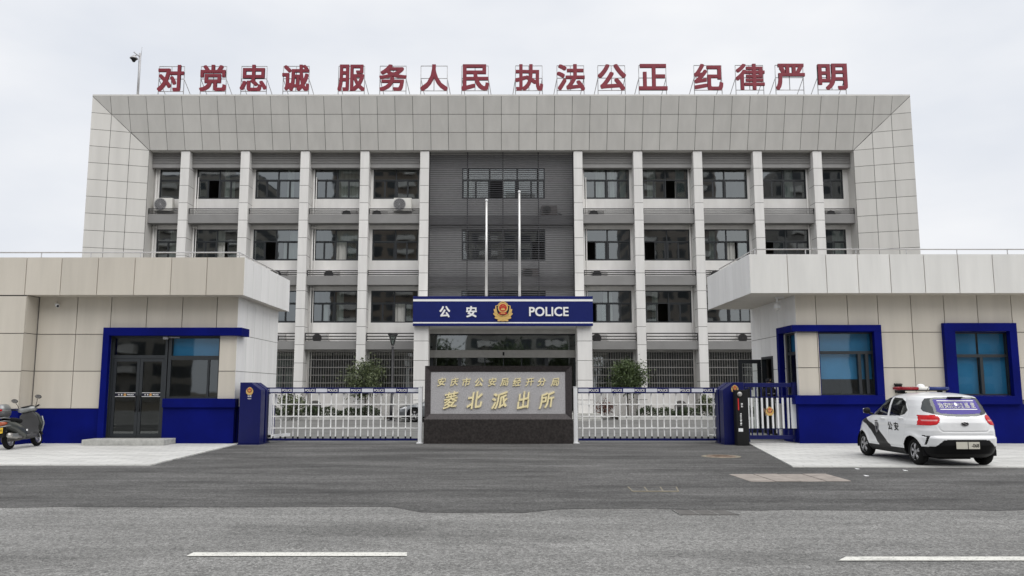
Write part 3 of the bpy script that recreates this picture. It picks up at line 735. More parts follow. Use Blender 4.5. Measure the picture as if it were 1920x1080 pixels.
# rooftop characters on steel frames
LET = [('对', 321), ('党', 400), ('忠', 476), ('诚', 555), ('服', 659), ('务', 737), ('人', 814), ('民', 891), ('执', 992), ('法', 1070), ('公', 1147), ('正', 1224), ('纪', 1328), ('律', 1406), ('严', 1481), ('明', 1560)]
WORDS = ['first', 'second', 'third', 'fourth']
YR = 45.7
for i, (ch, u) in enumerate(LET):
    v0 = 123 - 2.5 * (i / 15); v1 = 172 - 3 * (i / 15)
    x0, zb_ = at(u - 26, v1, YR); x1, zt_ = at(u + 26, v0, YR)
    g4 = ('leftmost', 'second', 'third', 'rightmost')[i // 4]
    r = thing('roof_character', f'red roof character {ch} on a steel frame, {WORDS[i % 4]} of the {g4} group of four', 'sign letter', ((x0 + x1) / 2, YR, ZT + 0.1), 'red characters along the roof edge')
    mb = MB(); text(mb, ch, x0, x1, zb_, zt_, YR, 0.12, 0.023); mb.build('character', M['redletter'], r)
    mb = MB(); yb = YR + 0.07; zz0 = ZT + 0.1; za = zt_ - 0.03; zm = (zt_ + zb_) / 2; xa, xb = x0 + 0.02, x1 - 0.04
    for (p, q) in (((xa, yb, zz0), (xa, yb, za)), ((xb, yb, zz0), (xb, yb, za)), ((xa, yb, za), (xb, yb, za)), ((xa, yb, zm), (xb, yb, zm)), ((xa, yb, zb_ + 0.04), (xb, yb, zb_ + 0.04)), (((xa + xb) / 2, yb, zb_ + 0.04), ((xa + xb) / 2, yb, za)),
                   ((xa, yb, zm), (xa + 0.25 * (1 if u < 900 else -1), yb + 1.1, zz0)), ((xb, yb, zm), (xb + 0.25 * (1 if u < 900 else -1), yb + 1.1, zz0))):
        mb.tube([p, q], 0.024, 6)
    mb.build('steel_frame', M['galv'], r)
# camera pole on the roof
X, zp = at(263, 100, 46.2); z0 = ZT + 0.1
r = thing('camera_pole', 'slim grey pole with a dome camera on the left end of the roof', 'camera pole', (X, 46.2, z0))
mb = MB(); mb.tube([(X, 46.2, z0), (X, 46.2, zr(100, 46.2))], 0.07, 12); mb.build('pole', M['galv'], r)
mb = MB(); mb.tube([(X + 0.06, 46.2, zr(104, 46.2)), (X + 0.09, 46.2, zr(88, 46.2))], 0.012, 6); mb.build('lightning_rod', M['galv'], r)
mb = MB(); mb.tube([(X, 46.15, zr(107, 46.2)), (X - 0.30, 46.0, zr(100, 46.2))], 0.035, 8); mb.tube([(X - 0.12, 46.1, zr(104, 46.2)), (X - 0.26, 46.02, zr(107, 46.2))], 0.03, 8); mb.build('bracket', M['galv'], r)
hz = zr(109, 46.0); mb = MB(); mb.lathe([(0.0, 0.19), (0.08, 0.17), (0.16, 0.08), (0.235, 0.0), (0.235, -0.03), (0.0, -0.03)], (X - 0.27, 46.0, hz), n=20); cm = mb.build('dome_camera', M['galv'], r)
mb = MB(); mb.lathe([(0.2, -0.031), (0.13, -0.13), (0.0, -0.13)], (X - 0.27, 46.0, hz), n=18); mb.ball((X - 0.27, 46.0, hz - 0.15), 0.105); mb.build('lens_dome', M['black'], cm)
# air conditioners on the ledges
def ac_unit(mbody, mgr, w, h):
    r = thing('air_conditioner', 'x', 'air conditioner', (0, 0, 0), 'air conditioners on the facade ledges')
    mb = MB(); mb.box(-w / 2, w / 2, 0, 0.32, 0.04, h); mb.box(-w / 2 + 0.08, -w / 2 + 0.14, 0.02, 0.3, 0, 0.04); mb.box(w / 2 - 0.14, w / 2 - 0.08, 0.02, 0.3, 0, 0.04)
    mb.build('casing', mbody, r, bevel=0.015)
    gm = MB(); cx = -w * 0.17; R = h * 0.43; cz = h * 0.55
    gm.lathe([(R, -0.004), (R, -0.02), (R - 0.02, -0.025), (R - 0.03, -0.006)], (cx, 0, cz), 'y', 24)
    for k in range(1, 6): gm.lathe([(R * k / 6 - 0.008, -0.014), (R * k / 6 + 0.008, -0.014)], (cx, 0, cz), 'y', 20)
    for k in range(8):
        a = math.pi * k / 8; gm.tube([(cx - R * math.cos(a), -0.018, cz - R * math.sin(a)), (cx + R * math.cos(a), -0.018, cz + R * math.sin(a))], 0.005, 4)
    gm.build('fan_guard', mgr, r)
    fm = MB(); fm.lathe([(0, -0.003), (R * 0.98, -0.003)], (cx, 0, cz), 'y', 24); fm.build('fan_opening', M['acdark'], r)
    mb = MB(); mb.tube([(w / 2, 0.2, 0.2), (w / 2 + 0.12, 0.2, 0.16), (w / 2 + 0.28, 0.3, 0.12)], 0.025, 6); mb.build('pipe', mgr, r)
    return r
acw = ac_unit(M['acwhite'], M['galv'], 1.06, 0.86); acg = ac_unit(M['wall'], M['acgrey'], 0.92, 0.62)
def place_ac(src, first, X, z, lab, y=46.45):
    o = src if first else copy_tree(src); o.location = (X, y, z); o['label'] = lab; return o
z4 = LEDB[3] + 0.12
place_ac(acw, True, at(307, 385, 46.5)[0], zr(371, 46.45) - 0.86, 'white air conditioner standing above the top railing in the narrow leftmost bay')
place_ac(acw, False, at(755, 385, 46.5)[0], zr(371, 46.45) - 0.86, 'white air conditioner standing above the top railing just left of the louvre screen')
b3 = {3: zr(393.5, 46.45) - 0.62, 2: zr(506, 46.45) - 0.62, 1: zr(625, 46.45) - 0.62}
DU = [(655, 3, 'dark air conditioner half hidden on the top ledge, fourth bay from the left'), (712, 3, 'dark air conditioner low on the top ledge beside the white one near the louvres'),
      (1118, 3, 'dark air conditioner on the top ledge in the first bay right of the louvres'), (1562, 3, 'dark air conditioner on the top ledge in the narrow rightmost bay'),
      (524, 2, 'dark air conditioner on the middle ledge, third bay from the left, above the gatehouse roof'), (622, 2, 'dark air conditioner on the middle ledge, fourth bay from the left'),
      (1124, 2, 'dark air conditioner on the middle ledge in the first bay right of the louvres'), (1346, 2, 'dark air conditioner on the middle ledge partly behind the right gatehouse roof corner'),
      (520, 1, 'dark air conditioner on the lowest ledge cut off by the left gatehouse wall'), (600, 1, 'dark air conditioner on the lowest ledge above the left gate, beside the downpipe'),
      (1124, 1, 'dark air conditioner on the lowest ledge right beside the police sign'), (1397, 1, 'dark air conditioner on the lowest ledge beside the right gatehouse wall')]
for i, (u, f, lab) in enumerate(DU): place_ac(acg, i == 0, at(u, {3: 396, 2: 512, 1: 632}[f], 46.5)[0], b3[f], lab)
acd = ac_unit(M['acgrey'], M['acdark'], 0.92, 0.62)
place_ac(acd, True, at(1030, 394, 46.8)[0], zr(386, 46.75) - 0.62, 'dark air conditioner behind the upper louvres right of the flagpoles', 46.65)
place_ac(acd, False, at(995, 510, 46.8)[0], zr(504, 46.75) - 0.62, 'dark air conditioner behind the lower louvres beside the taller flagpole', 46.65)
# ================================================================== gatehouses
YF, YG = 23.45, 24.1                     # roof fascia front, wall front
YB = 28.25
zsof = zr(553, YF); zroof = zr(482, YF); zpl = zr(766, YG); zcap = zr(750, YG)
# ---- left gatehouse
XW = at(445, 640, YG)[0]; XFa = at(458, 520, YF)[0]; XWing = at(47, 600, YF)[0]
gl_ = thing('gatehouse', 'beige panelled gatehouse with a double glass door framed in blue, left of the gates', 'gatehouse', (-12, 26, 0))
doorL, doorR = at(205, 720, YG)[0], at(310, 720, YG)[0]; winR = at(411, 690, YG)[0]
zdt = zr(630, YG); zsill = zr(748, YG)
op = [(doorL, doorR, 0.0, zdt), (doorR, winR, zsill, zdt)]
zsL = [zpl, zr(696, YG), zr(627, YG), zsof + 0.02]
xsL = [XWing] + [at(u, 640, YG)[0] for u in (70, 142, 206, 273, 340, 405)] + [XW]
mb = MB(); panels(mb, xsL, zsL, op, YG, -1, gap=0.022, th=0.03); mb.build('front_cladding', M['beige'], gl_)
mb = MB(); holed(mb, XWing - 8, XW - 0.035, 0, zsof + 0.3, op, YG + 0.003, YG + 0.2)
mb.box(XW - 0.2, XW - 0.035, YG + 0.2, YB, 0, zsof + 0.3); mb.box(-24, XW - 0.035, YB, YB + 0.2, 0, zsof + 0.3); mb.box(-24, XW - 0.2, YG + 0.2, YB, 0.0, 0.06)
mb.box(-15.2, -15, YG + 0.2, YB, 0, zsof)
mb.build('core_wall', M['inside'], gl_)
mb = MB(); ys_ = [YG - 0.03, 24.95, 25.75, 26.6, 27.4, YB + 0.2]
panels(mb, ys_, [0.25] + zsL[0:], [], XW - 0.035, 1, axis='x', gap=0.018, th=0.03); mb.build('side_cladding', M['litside'], gl_)
# projecting wing on the left
mb = MB(); panels(mb, [-24, XWing - 3.2, XWing - 2.1, XWing - 1.05, XWing], [zpl, zr(696, YF), zr(625, YF), zr(554.5, YF)], [], YF + 0.03, -1, gap=0.022)
panels(mb, [YF + 0.03, YG], [zpl] + [zr(696, YG), zr(627, YG), zsof], [], XWing - 0.03, 1, axis='x', gap=0.02)
mb.build('wing_cladding', M['beige'], gl_)
mb = MB(); mb.box(-24, XWing - 0.031, YF + 0.031, YG, 0, zsof); mb.build('wing_core', M['joint'], gl_)
# blue plinth, door surround, window apron
mb = MB(); mb.box(-24, XWing + 0.02, YF - 0.03, YG, 0.0, zpl); mb.box(XWing + 0.021, at(192, 800, YG)[0], YG - 0.035, YG + 0.002, 0, zpl); mb.build('plinth', M['blue'], gl_)
ja, jb = at(189, 720, YG - 0.2)[0] - 0.03, doorL
zb_t = zr(614, YG - 0.2)
mb = MB(); mb.prism([(ja, 0), (jb, 0), (jb, zdt), (XW + 0.18, zdt), (XW + 0.18, zb_t), (ja, zb_t)], 'y', YG - 0.2, YG - 0.032); mb.box(XW - 0.02, XW + 0.18, YG - 0.032, YG + 0.55, zdt, zb_t)
mb.build('door_surround', M['blue'], gl_, bevel=0.008)
mb = MB(); mb.box(doorR, XW + 0.02, YG - 0.09, YG + 0.2, 0, zcap - 0.22); mb.box(doorR, XW + 0.06, YG - 0.16, YG + 0.19, zcap - 0.22, zsill + 0.012); mb.box(XW - 0.03, XW + 0.05, YG + 0.201, YB, 0.0, zcap - 0.2)
mb.build('apron', M['blue'], gl_, bevel=0.008)
def reveal(parent, ops, m=None):
    mb = MB(); t = 0.018
    for (a, b, c, d2) in ops:
        mb.box(a, a + t, YG - 0.034, YG + 0.045, c, d2); mb.box(b - t, b, YG - 0.034, YG + 0.045, c, d2); mb.box(a + t, b - t, YG - 0.034, YG + 0.045, d2 - t, d2)
        if c > 0.1: mb.box(a + t, b - t, YG - 0.034, YG + 0.045, c, c + t)
    return mb.build('reveal', m or M['blue'], parent)
reveal(gl_, [(doorL, winR, 0, zdt)], M['frame'])
def blind(o, a, b, z0, z1, y, m=None):
    mb = MB(); mb.quad((a, y, z0), (b, y, z0), (b, y, z1), (a, y, z1)); mb.box(a, b, y - 0.01, y + 0.01, z0 - 0.03, z0); return mb.build('blind', [m or M['bluecurtain']], o)
yw = YG + 0.06
ztr = zr(669, YG)
mb = MB(); f_ = 0.07; gq = MB()
dm = (doorL + doorR) / 2 + 0.03
for (a, b, c, d2) in ((doorL, doorR, zdt - f_, zdt), (doorL, doorL + f_, 0.15, zdt - f_), (doorR - f_, doorR, 0.15, zdt - f_), (doorL + f_, doorR - f_, ztr - 0.05, ztr + 0.05)): mb.box(a, b, yw - 0.02, yw + 0.06, c, d2)
fr = mb.build('door_frame', M['frame'], gl_)
gq.quad((doorL + f_, yw + 0.02, ztr + 0.05), (doorR - f_, yw + 0.02, ztr + 0.05), (doorR - f_, yw + 0.02, zdt - f_), (doorL + f_, yw + 0.02, zdt - f_)); gq.build('fanlight', M['dglass'], fr)
zst = zr(740, YG)
for (a, b, hx) in ((doorL + f_ + 0.005, dm - 0.005, -1), (dm + 0.005, doorR - f_ - 0.005, 1)):
    mb = MB(); s_ = 0.085; c0, c1 = 0.19, ztr - 0.055
    for (p, q, r, t) in ((a, b, c0, c0 + 0.12), (a, b, c1 - s_, c1), (a, a + s_, c0 + 0.12, c1 - s_), (b - s_, b, c0 + 0.12, c1 - s_)): mb.box(p, q, yw - 0.01, yw + 0.04, r, t)
    dr = mb.build('door_leaf', M['frame'], gl_)
    mb = MB(); mb.quad((a + s_, yw + 0.015, c0 + 0.12), (b - s_, yw + 0.015, c0 + 0.12), (b - s_, yw + 0.015, c1 - s_), (a + s_, yw + 0.015, c1 - s_)); mb.build('glass', M['dglass'], dr)
    mb = MB(); hxp = dm - 0.06 if hx < 0 else dm + 0.06; mb.tube([(hxp, yw - 0.05, 0.95), (hxp, yw - 0.05, 1.45)], 0.016, 8); mb.box(hxp - 0.012, hxp + 0.012, yw - 0.05, yw - 0.01, 1.0, 1.03); mb.box(hxp - 0.012, hxp + 0.012, yw - 0.05, yw - 0.01, 1.37, 1.40); mb.build('handle', M['black'], dr)
    mb = MB(); mb.mi = 0; mb.box(a + s_, b - s_, yw + 0.004, yw + 0.012, zst - 0.05, zst + 0.05); mb.mi = 1
    mb.box(a + s_, b - s_, yw + 0.003, yw + 0.0115, zst - 0.062, zst - 0.0505); mb.box(a + s_, b - s_, yw + 0.003, yw + 0.0115, zst + 0.0505, zst + 0.062)
    W_ = b - a - 2 * s_; A_ = a + s_
    text(mb, '公', A_ + W_ * 0.15, A_ + W_ * 0.22, zst - 0.025, zst + 0.025, yw + 0.0035, 0.004, 0.02); text(mb, '安', A_ + W_ * 0.29, A_ + W_ * 0.36, zst - 0.025, zst + 0.025, yw + 0.0035, 0.004, 0.02)
    text(mb, 'POLICE', A_ + W_ * 0.60, A_ + W_ * 0.90, zst - 0.02, zst + 0.02, yw + 0.0035, 0.004, 0.02); st = mb.build('sticker', [M['navyp'], M['letterwhite']], dr)
    emblem(dr, A_ + W_ * 0.48, zst, yw + 0.003, 0.085)
mb = MB(); mb.box(at(316, 630, yw)[0] - 0.12, at(316, 630, yw)[0] + 0.02, yw - 0.1, yw - 0.02, zdt - 0.1, zdt - 0.03); mb.box(at(316, 630, yw)[0] + 0.03, at(338, 630, yw)[0], yw - 0.05, yw - 0.02, zdt - 0.06, zdt - 0.03); mb.build('door_closer', M['galv'], gl_)
zwt = zr(671, YG)
mb = MB(); a, b = doorR + 0.03, winR
for (p, q, r, t) in ((a, b, zsill, zsill + 0.07), (a, b, zdt - 0.07, zdt), (a, a + 0.09, zsill + 0.07, zdt - 0.07), (b - 0.05, b, zsill + 0.07, zdt - 0.07), (a + 0.09, b - 0.05, zwt - 0.06, zwt + 0.06), (b - 0.37, b - 0.31, zsill + 0.07, zwt - 0.06)): mb.box(p, q, yw - 0.02, yw + 0.06, r, t)
wn = mb.build('window', M['frame'], gl_)
mb = MB()
for (p, q, r, t) in ((a + 0.09, b - 0.37, zsill + 0.07, zwt - 0.06), (b - 0.31, b - 0.05, zsill + 0.07, zwt - 0.06)): mb.quad((p, yw + 0.02, r), (q, yw + 0.02, r), (q, yw + 0.02, t), (p, yw + 0.02, t))
mb.build('glass', M['dglass'], wn)
mb = MB(); mb.quad((a + 0.09, yw + 0.02, zwt + 0.06), (b - 0.05, yw + 0.02, zwt + 0.06), (b - 0.05, yw + 0.02, zdt - 0.07), (a + 0.09, yw + 0.02, zdt - 0.07)); mb.build('glass', M['bglass'], wn)
blind(wn, a + 0.1, b - 0.06, zwt + 0.1, zdt - 0.05, yw + 0.1)
# a desk and chair-high cupboard can be made out inside
mb = MB(); mb.box(doorR - 0.7, winR + 0.2, 25.4, 26.0, 0.72, 0.76); mb.box(doorR - 0.7, doorR - 0.66, 25.4, 26, 0.06, 0.72); mb.box(winR + 0.1, winR + 0.2, 25.4, 26, 0.06, 0.72); mb.build('desk', M['slab'], gl_)
mb = MB(); mb.prism([(at(158, 826, 23.3)[0], 23.15), (at(311, 826, 23.3)[0], 23.15), (at(311, 826, 23.3)[0], YG - 0.092), (at(158, 826, 23.3)[0], YG - 0.092)], 'z', 0.031, 0.19); mb.build('doorstep', M['granstep'], gl_, bevel=0.012)
# roof slab and fascia
mb = MB(); mb.box(-24, XFa - 0.035, YF + 0.035, YB + 0.3, zsof + 0.005, zroof - 0.02); mb.build('roof_slab', M['beige'], gl_)
mb = MB(); panels(mb, [-24, at(-20, 510, YF)[0] - 1.05, at(-20, 510, YF)[0]] + [at(u, 510, YF)[0] for u in (49, 115, 183.5, 252.5, 321, 388)] + [XFa], [zsof - 0.01, zroof], [], YF + 0.03, -1, gap=0.022); mb.build('fascia', M['beige'], gl_)
mb = MB(); panels(mb, [YF, 24.3, 25.15, 26.0, 26.9, 27.7, YB + 0.3], [zsof - 0.01, zroof], [], XFa - 0.03, 1, axis='x', gap=0.018); mb.build('fascia', M['litside'], gl_)
# bullet camera under the eaves
cx, cz = at(107, 573, YG - 0.25)
r = thing('security_camera', 'small white bullet camera on the left gatehouse wall under the eaves', 'camera', (cx, YG - 0.03, cz))
mb = MB(); mb.tube([(cx - 0.05, YG - 0.03, cz + 0.02), (cx - 0.04, YG - 0.15, cz + 0.03)], 0.02, 8); mb.build('bracket', M['white'], r)
mb = MB(); mb.tube([(cx - 0.12, YG - 0.08, cz + 0.07), (cx + 0.06, YG - 0.32, cz - 0.02)], 0.05, 10); mb.build('body', M['white'], r)
mb = MB(); mb.tube([(cx + 0.06, YG - 0.32, cz - 0.02), (cx + 0.075, YG - 0.345, cz - 0.028)], 0.036, 10); mb.build('lens', M['black'], r)
# ---- right gatehouse
XR = at(1494, 660, YG)[0]; XFb = at(1406, 512, YF)[0]
zsofR = zr(549.5, YF); zroofR = zr(476, YF)
gr_ = thing('gatehouse', 'beige panelled gatehouse with two blue framed windows, right of the gates', 'gatehouse', (14, 26, 0))
zplR = zr(747, YG - 0.08); zcapb = zr(758, YG - 0.08)
w1a, w1b = at(1536, 680, YG)[0], at(1641, 680, YG)[0]; wzb, wzt = zr(742, YG), zr(622, YG)
w2a, w2b = at(1789, 680, YG)[0], at(1894, 680, YG)[0]
opR = [(w1a, w1b, wzb, wzt), (w2a, w2b, wzb, wzt)]
zsR = [zplR - 0.05, zr(689.5, YG), zr(623, YG), zsofR + 0.02]
xsR = [XR] + [at(u, 640, YG)[0] for u in (1532, 1591.5, 1648.5, 1711, 1773, 1836, 1900, 1964)] + [24]
mb = MB(); panels(mb, xsR, zsR, opR, YG, -1, gap=0.022); mb.build('front_cladding', M['beige'], gr_)
dya, dyb = 26.25, 27.35                   # doorway in the side wall
sya, syb = YG + 0.12, 25.15
# side window
sop = [(sya, syb, wzb, wzt), (dya, dyb, 0.05, 2.7)]
mb = MB(); holed(mb, XR + 0.035, 24, 0, zsofR + 0.3, opR, YG + 0.003, YG + 0.2); holed(mb, YG + 0.2, YB, 0, zsofR + 0.3, sop, XR + 0.035, XR + 0.2, axis='x')
mb.box(XR + 0.035, 24, YB, YB + 0.2, 0, zsofR + 0.3); mb.box(XR + 0.2, 24, YG + 0.2, YB, 0, 0.06); mb.box(11.9, 12.0, YG + 0.2, YB, 0, zsofR); mb.build('core_wall', M['inside'], gr_)
mb = MB(); panels(mb, [YG - 0.03, 25.05, 25.7, 26.5, 27.4, YB + 0.2], zsR, sop, XR + 0.035, -1, axis='x', gap=0.018); panels(mb, [25.7, 26.5, 27.4, YB + 0.2], [0.05, 1.2, zplR - 0.05], sop, XR + 0.035, -1, axis='x', gap=0.018)
mb.build('side_cladding', M['litside'], gr_)
fp = 0.17                                  # how far the blue surrounds stand out
mb = MB(); mb.box(XR - 0.06, 24, YG - 0.07, YG + 0.002, 0, zcapb); mb.box(XR - 0.06, XR + 0.03, YG + 0.003, 25.35, 0, zcapb); mb.build('plinth', M['blue'], gr_)
zft = zr(609, YG - fp)
fx1 = at(1657, 690, YG - fp)[0]
mb = MB(); mb.box(XR - fp, fx1, YG - fp, YG - 0.032, zcapb, wzb + 0.015); mb.box(XR - fp, fx1, YG - fp, YG - 0.032, wzt + 0.0, zft); mb.box(w1b - 0.06, fx1, YG - fp, YG - 0.032, wzb + 0.016, wzt - 0.001)
mb.box(XR - fp, XR - 0.001, YG - 0.031, 25.35, zcapb, wzb + 0.015); mb.box(XR - fp, XR - 0.001, YG - 0.031, 25.35, wzt, zft); mb.box(XR - fp, XR - 0.001, syb, 25.35, wzb + 0.016, wzt - 0.001)
mb.build('window_surround', M['blue'], gr_, bevel=0.006)
fx2, fx3 = at(1774, 680, YG - fp)[0], at(1911, 680, YG - fp)[0]; zft2 = zr(605.5, YG - fp)
mb = MB()
for (p, q, r, t) in ((fx2, fx3, zcapb, wzb - 0.005), (fx2, fx3, wzt + 0.005, zft2), (fx2, w2a - 0.01, wzb - 0.004, wzt + 0.004), (w2b - 0.06, fx3, wzb - 0.004, wzt + 0.004)): mb.box(p, q, YG - fp - 0.02, YG - 0.032, r, t)
mb.box(fx1 + 0.001, fx2 - 0.001, YG - 0.10, YG - 0.071, zcapb - 0.14, zcapb + 0.02)
mb.build('window_surround', M['blue'], gr_, bevel=0.006)
def win_r(a, b, z0, z1, zt, mull, blinds, glassm, open_low=False):
    mb = MB(); g1 = MB(); f_ = 0.055
    for (p, q, r, t) in ((a, b, z0, z0 + f_), (a, b, z1 - f_, z1), (a, a + f_, z0 + f_, z1 - f_), (b - f_, b, z0 + f_, z1 - f_), (a + f_, b - f_, zt - 0.045, zt + 0.045)): mb.box(p, q, yw - 0.02, yw + 0.06, r, t)
    for X in mull: mb.box(X - 0.045, X + 0.045, yw - 0.035, yw + 0.06, z0 + f_, zt - 0.045)
    o = mb.build('window', M['frame'], gr_)
    g1.quad((a + f_, yw + 0.02, zt + 0.045), (b - f_, yw + 0.02, zt + 0.045), (b - f_, yw + 0.02, z1 - f_), (a + f_, yw + 0.02, z1 - f_))
    xs = [a + f_] + mull + [b - f_]
    for p, q in zip(xs[:-1], xs[1:]): g1.quad((p, yw + 0.03, z0 + f_), (q, yw + 0.03, z0 + f_), (q, yw + 0.03, zt - 0.045), (p, yw + 0.03, zt - 0.045))
    g1.build('glass', glassm, o)
    for (p, q, r, t) in blinds: blind(o, p, q, r, t, yw + 0.12)
    return o
zt1 = zr(661, YG)
mlu = [at(1613, 690, YG)[0], at(1627, 690, YG)[0]]
win_r(w1a, w1b, wzb, wzt, zt1, mlu, [(w1a + 0.04, w1b - 0.04, zr(709, YG + 0.1), wzt - 0.03)], M['bglass'])
win_r(w2a, w2b, wzb, wzt, zr(667, YG), [(w2a + w2b) / 2], [(w2a + 0.04, (w2a + w2b) / 2 - 0.05, wzb + 0.05, wzt - 0.03), ((w2a + w2b) / 2 + 0.02, w2b - 0.04, wzb + 0.05, wzt - 0.03)], M['bglass'])
reveal(gr_, opR)
mb = MB(); xw_ = XR + 0.1
for (p, q, r, t) in ((sya, syb, wzb, wzb + 0.06), (sya, syb, wzt - 0.06, wzt), (sya, sya + 0.06, wzb + 0.06, wzt - 0.06), (syb - 0.06, syb, wzb + 0.06, wzt - 0.06), (sya + 0.06, syb - 0.06, zt1 - 0.05, zt1 + 0.05)): mb.box(xw_ - 0.02, xw_ + 0.05, p, q, r, t)
sw = mb.build('window', M['frame'], gr_)
mb = MB(); mb.quad((xw_, sya + 0.06, wzb + 0.06), (xw_, syb - 0.06, wzb + 0.06), (xw_, syb - 0.06, wzt - 0.06), (xw_, sya + 0.06, wzt - 0.06)); mb.build('glass', M['bglass'], sw)
mb = MB(); mb.quad((xw_ + 0.12, sya, zt1 - 0.0), (xw_ + 0.12, syb, zt1), (xw_ + 0.12, syb, wzt), (xw_ + 0.12, sya, wzt)); mb.build('blind', M['bluecurtain'], sw)
# side doorway: black frame, glass leaf swung open towards the gate
mb = MB(); mb.box(XR - 0.03, XR + 0.12, dya, dya + 0.07, 0.05, 2.7); mb.box(XR - 0.03, XR + 0.12, dyb - 0.07, dyb, 0.05, 2.7); mb.box(XR - 0.03, XR + 0.12, dya + 0.07, dyb - 0.07, 2.62, 2.7); mb.build('door_frame', M['frame'], gr_)
lx1 = XR - 0.05; lx0 = at(1385, 720, dyb)[0]
mb = MB(); zl1_ = 2.62; yl_ = dyb - 0.05
for (p, q, r, t) in ((lx0, lx1, 0.08, 0.3), (lx0, lx1, zl1_ - 0.13, zl1_), (lx0, lx0 + 0.13, 0.3, zl1_ - 0.13), (lx1 - 0.13, lx1, 0.3, zl1_ - 0.13)): mb.box(p, q, yl_, yl_ + 0.05, r, t)
dl = mb.build('door_leaf', M['frame'], gr_)
mb = MB(); mb.quad((lx0 + 0.13, yl_ + 0.025, 0.3), (lx1 - 0.13, yl_ + 0.025, 0.3), (lx1 - 0.13, yl_ + 0.025, zl1_ - 0.13), (lx0 + 0.13, yl_ + 0.025, zl1_ - 0.13)); mb.build('glass', glass('clear_glass', (0.8, 0.84, 0.82), 0.08, 0.0), dl)
# roof
mb = MB(); mb.box(XFb + 0.035, 24, YF + 0.035, YB + 0.1, zsofR + 0.005, zroofR - 0.02); mb.build('roof_slab', M['beige'], gr_)
mb = MB(); panels(mb, [XFb] + [at(u, 512, YF)[0] for u in (1477, 1549.5, 1609, 1669.5, 1733.5, 1797.5, 1862.5, 1926)] + [24], [zsofR - 0.01, zroofR], [], YF + 0.03, -1, gap=0.022); mb.build('fascia', M['pale'], gr_)
mb = MB(); panels(mb, [YF, 24.35, 25.2, 26.05, 26.9, 27.6, YB + 0.1], [zsofR - 0.01, zroofR], [], XFb + 0.03, -1, axis='x', gap=0.018); mb.build('fascia', M['litside'], gr_)
cx, cz = at(1684, 729, YG - 0.05); mb = MB(); mb.box(cx - 0.09, cx + 0.09, YG - 0.12, YG - 0.031, cz - 0.12, cz + 0.12); mb.prism([(YG - 0.16, cz + 0.121), (YG - 0.031, cz + 0.121), (YG - 0.031, cz + 0.16)], 'x', cx - 0.11, cx + 0.11); mb.build('wall_box', M['black'], gr_)
# dome camera under the right eaves
cx, cz = at(1468, 572, YG - 0.1); cy = YG + 0.4
r = thing('security_camera', 'white dome camera hanging under the right gatehouse eaves', 'camera', (cx, cy, zsofR))
mb = MB(); mb.tube([(cx, cy, zsofR), (cx, cy, cz + 0.12)], 0.03, 10); mb.box(cx - 0.06, cx + 0.22, cy - 0.03, cy + 0.03, zsofR - 0.035, zsofR + 0.001); mb.build('bracket', M['white'], r)
mb = MB(); mb.lathe([(0.0, 0.13), (0.06, 0.12), (0.10, 0.05), (0.10, -0.04), (0.0, -0.04)], (cx, cy, cz), n=18); dmc = mb.build('housing', M['white'], r)
mb = MB(); mb.ball((cx, cy, cz - 0.04), 0.085); mb.build('lens_dome', M['acwhite'], dmc)
# small camera on the entrance column
cx, cz = at(796, 640, YP + 0.9)
r = thing('security_camera', 'small white camera beside the left entrance column below the police sign', 'camera', (cx, YP + 1.0, cz))
mb = MB(); mb.lathe([(0.0, 0.2), (0.09, 0.18), (0.11, 0.05), (0.11, -0.05), (0, -0.05)], (cx, YP + 1.0, cz), n=14); mb.tube([(cx - 0.2, YP + 1.0, cz + 0.14), (cx, YP + 1.0, cz + 0.14)], 0.03, 8); mb.build('housing', M['white'], r)
mb = MB(); mb.ball((cx, YP + 1.0, cz - 0.06), 0.085); mb.build('lens_dome', M['black'], r)
# thin rails along the gatehouse roofs
def roof_rail(label, pts, zbase, h):
    r = thing('roof_railing', label, 'railing', (pts[0][0], pts[0][1], zbase))
    mb = MB(); mb.tube([(p[0], p[1], zbase + h) for p in pts], 0.02, 8); mb.build('top_rail', M['galv'], r)
    for i in range(len(pts) - 1):
        a, b = Vector((*pts[i], 0)), Vector((*pts[i + 1], 0)); n = max(1, round((b - a).length / 1.55))
        for k in range(n + (i == len(pts) - 2)):
            p = a.lerp(b, k / n); mb = MB(); mb.tube([(p.x, p.y, zbase - 0.03), (p.x, p.y, zbase + h - 0.018)], 0.014, 6); mb.build('post', M['galv'], r)
hL = zr(473.5, 24.0) - zroof
roof_rail('thin steel rail along the left gatehouse roof edge', [(-20, 24.0), (XFa - 0.35, 24.0), (XFa - 0.35, 28.2)], zroof - 0.02, hL + 0.02)
hR = zr(467.5, 24.0) - zroofR
roof_rail('thin steel rail along the right gatehouse roof edge', [(20, 24.0), (XFb + 0.35, 24.0), (XFb + 0.35, 28.0)], zroofR - 0.02, hR + 0.02)

# ================================================================== granite sign wall
YSg = 24.3
sx0, sz1 = at(797, 686, YSg); sx1 = at(1072, 700, YSg)[0]; szm = zr(786, YSg)
ix0, ix1 = at(807, 740, YSg)[0], at(1060.5, 740, YSg)[0]; iz0, iz1 = zr(776, YSg), zr(697, YSg)
gs = thing('granite_sign_wall', 'dark granite sign wall with gold brush characters between the two gates', 'sign wall', ((sx0 + sx1) / 2, YSg, 0))
mb = MB(); mb.box(at(794, 810, YSg - 0.025)[0], at(1075, 810, YSg - 0.025)[0], YSg - 0.025, YSg + 0.52, 0, szm); mb.build('plinth', M['granite2'], gs, bevel=0.008)
mb = MB(); mb.box(sx0, sx1, YSg + 0.12, YSg + 0.48, szm, sz1); mb.build('back_block', M['granite'], gs)
mb = MB(); yi = YSg + 0.09
O = [(sx0, YSg, szm), (sx1, YSg, szm), (sx1, YSg, sz1), (sx0, YSg, sz1)]; I = [(ix0, yi, iz0), (ix1, yi, iz0), (ix1, yi, iz1), (ix0, yi, iz1)]
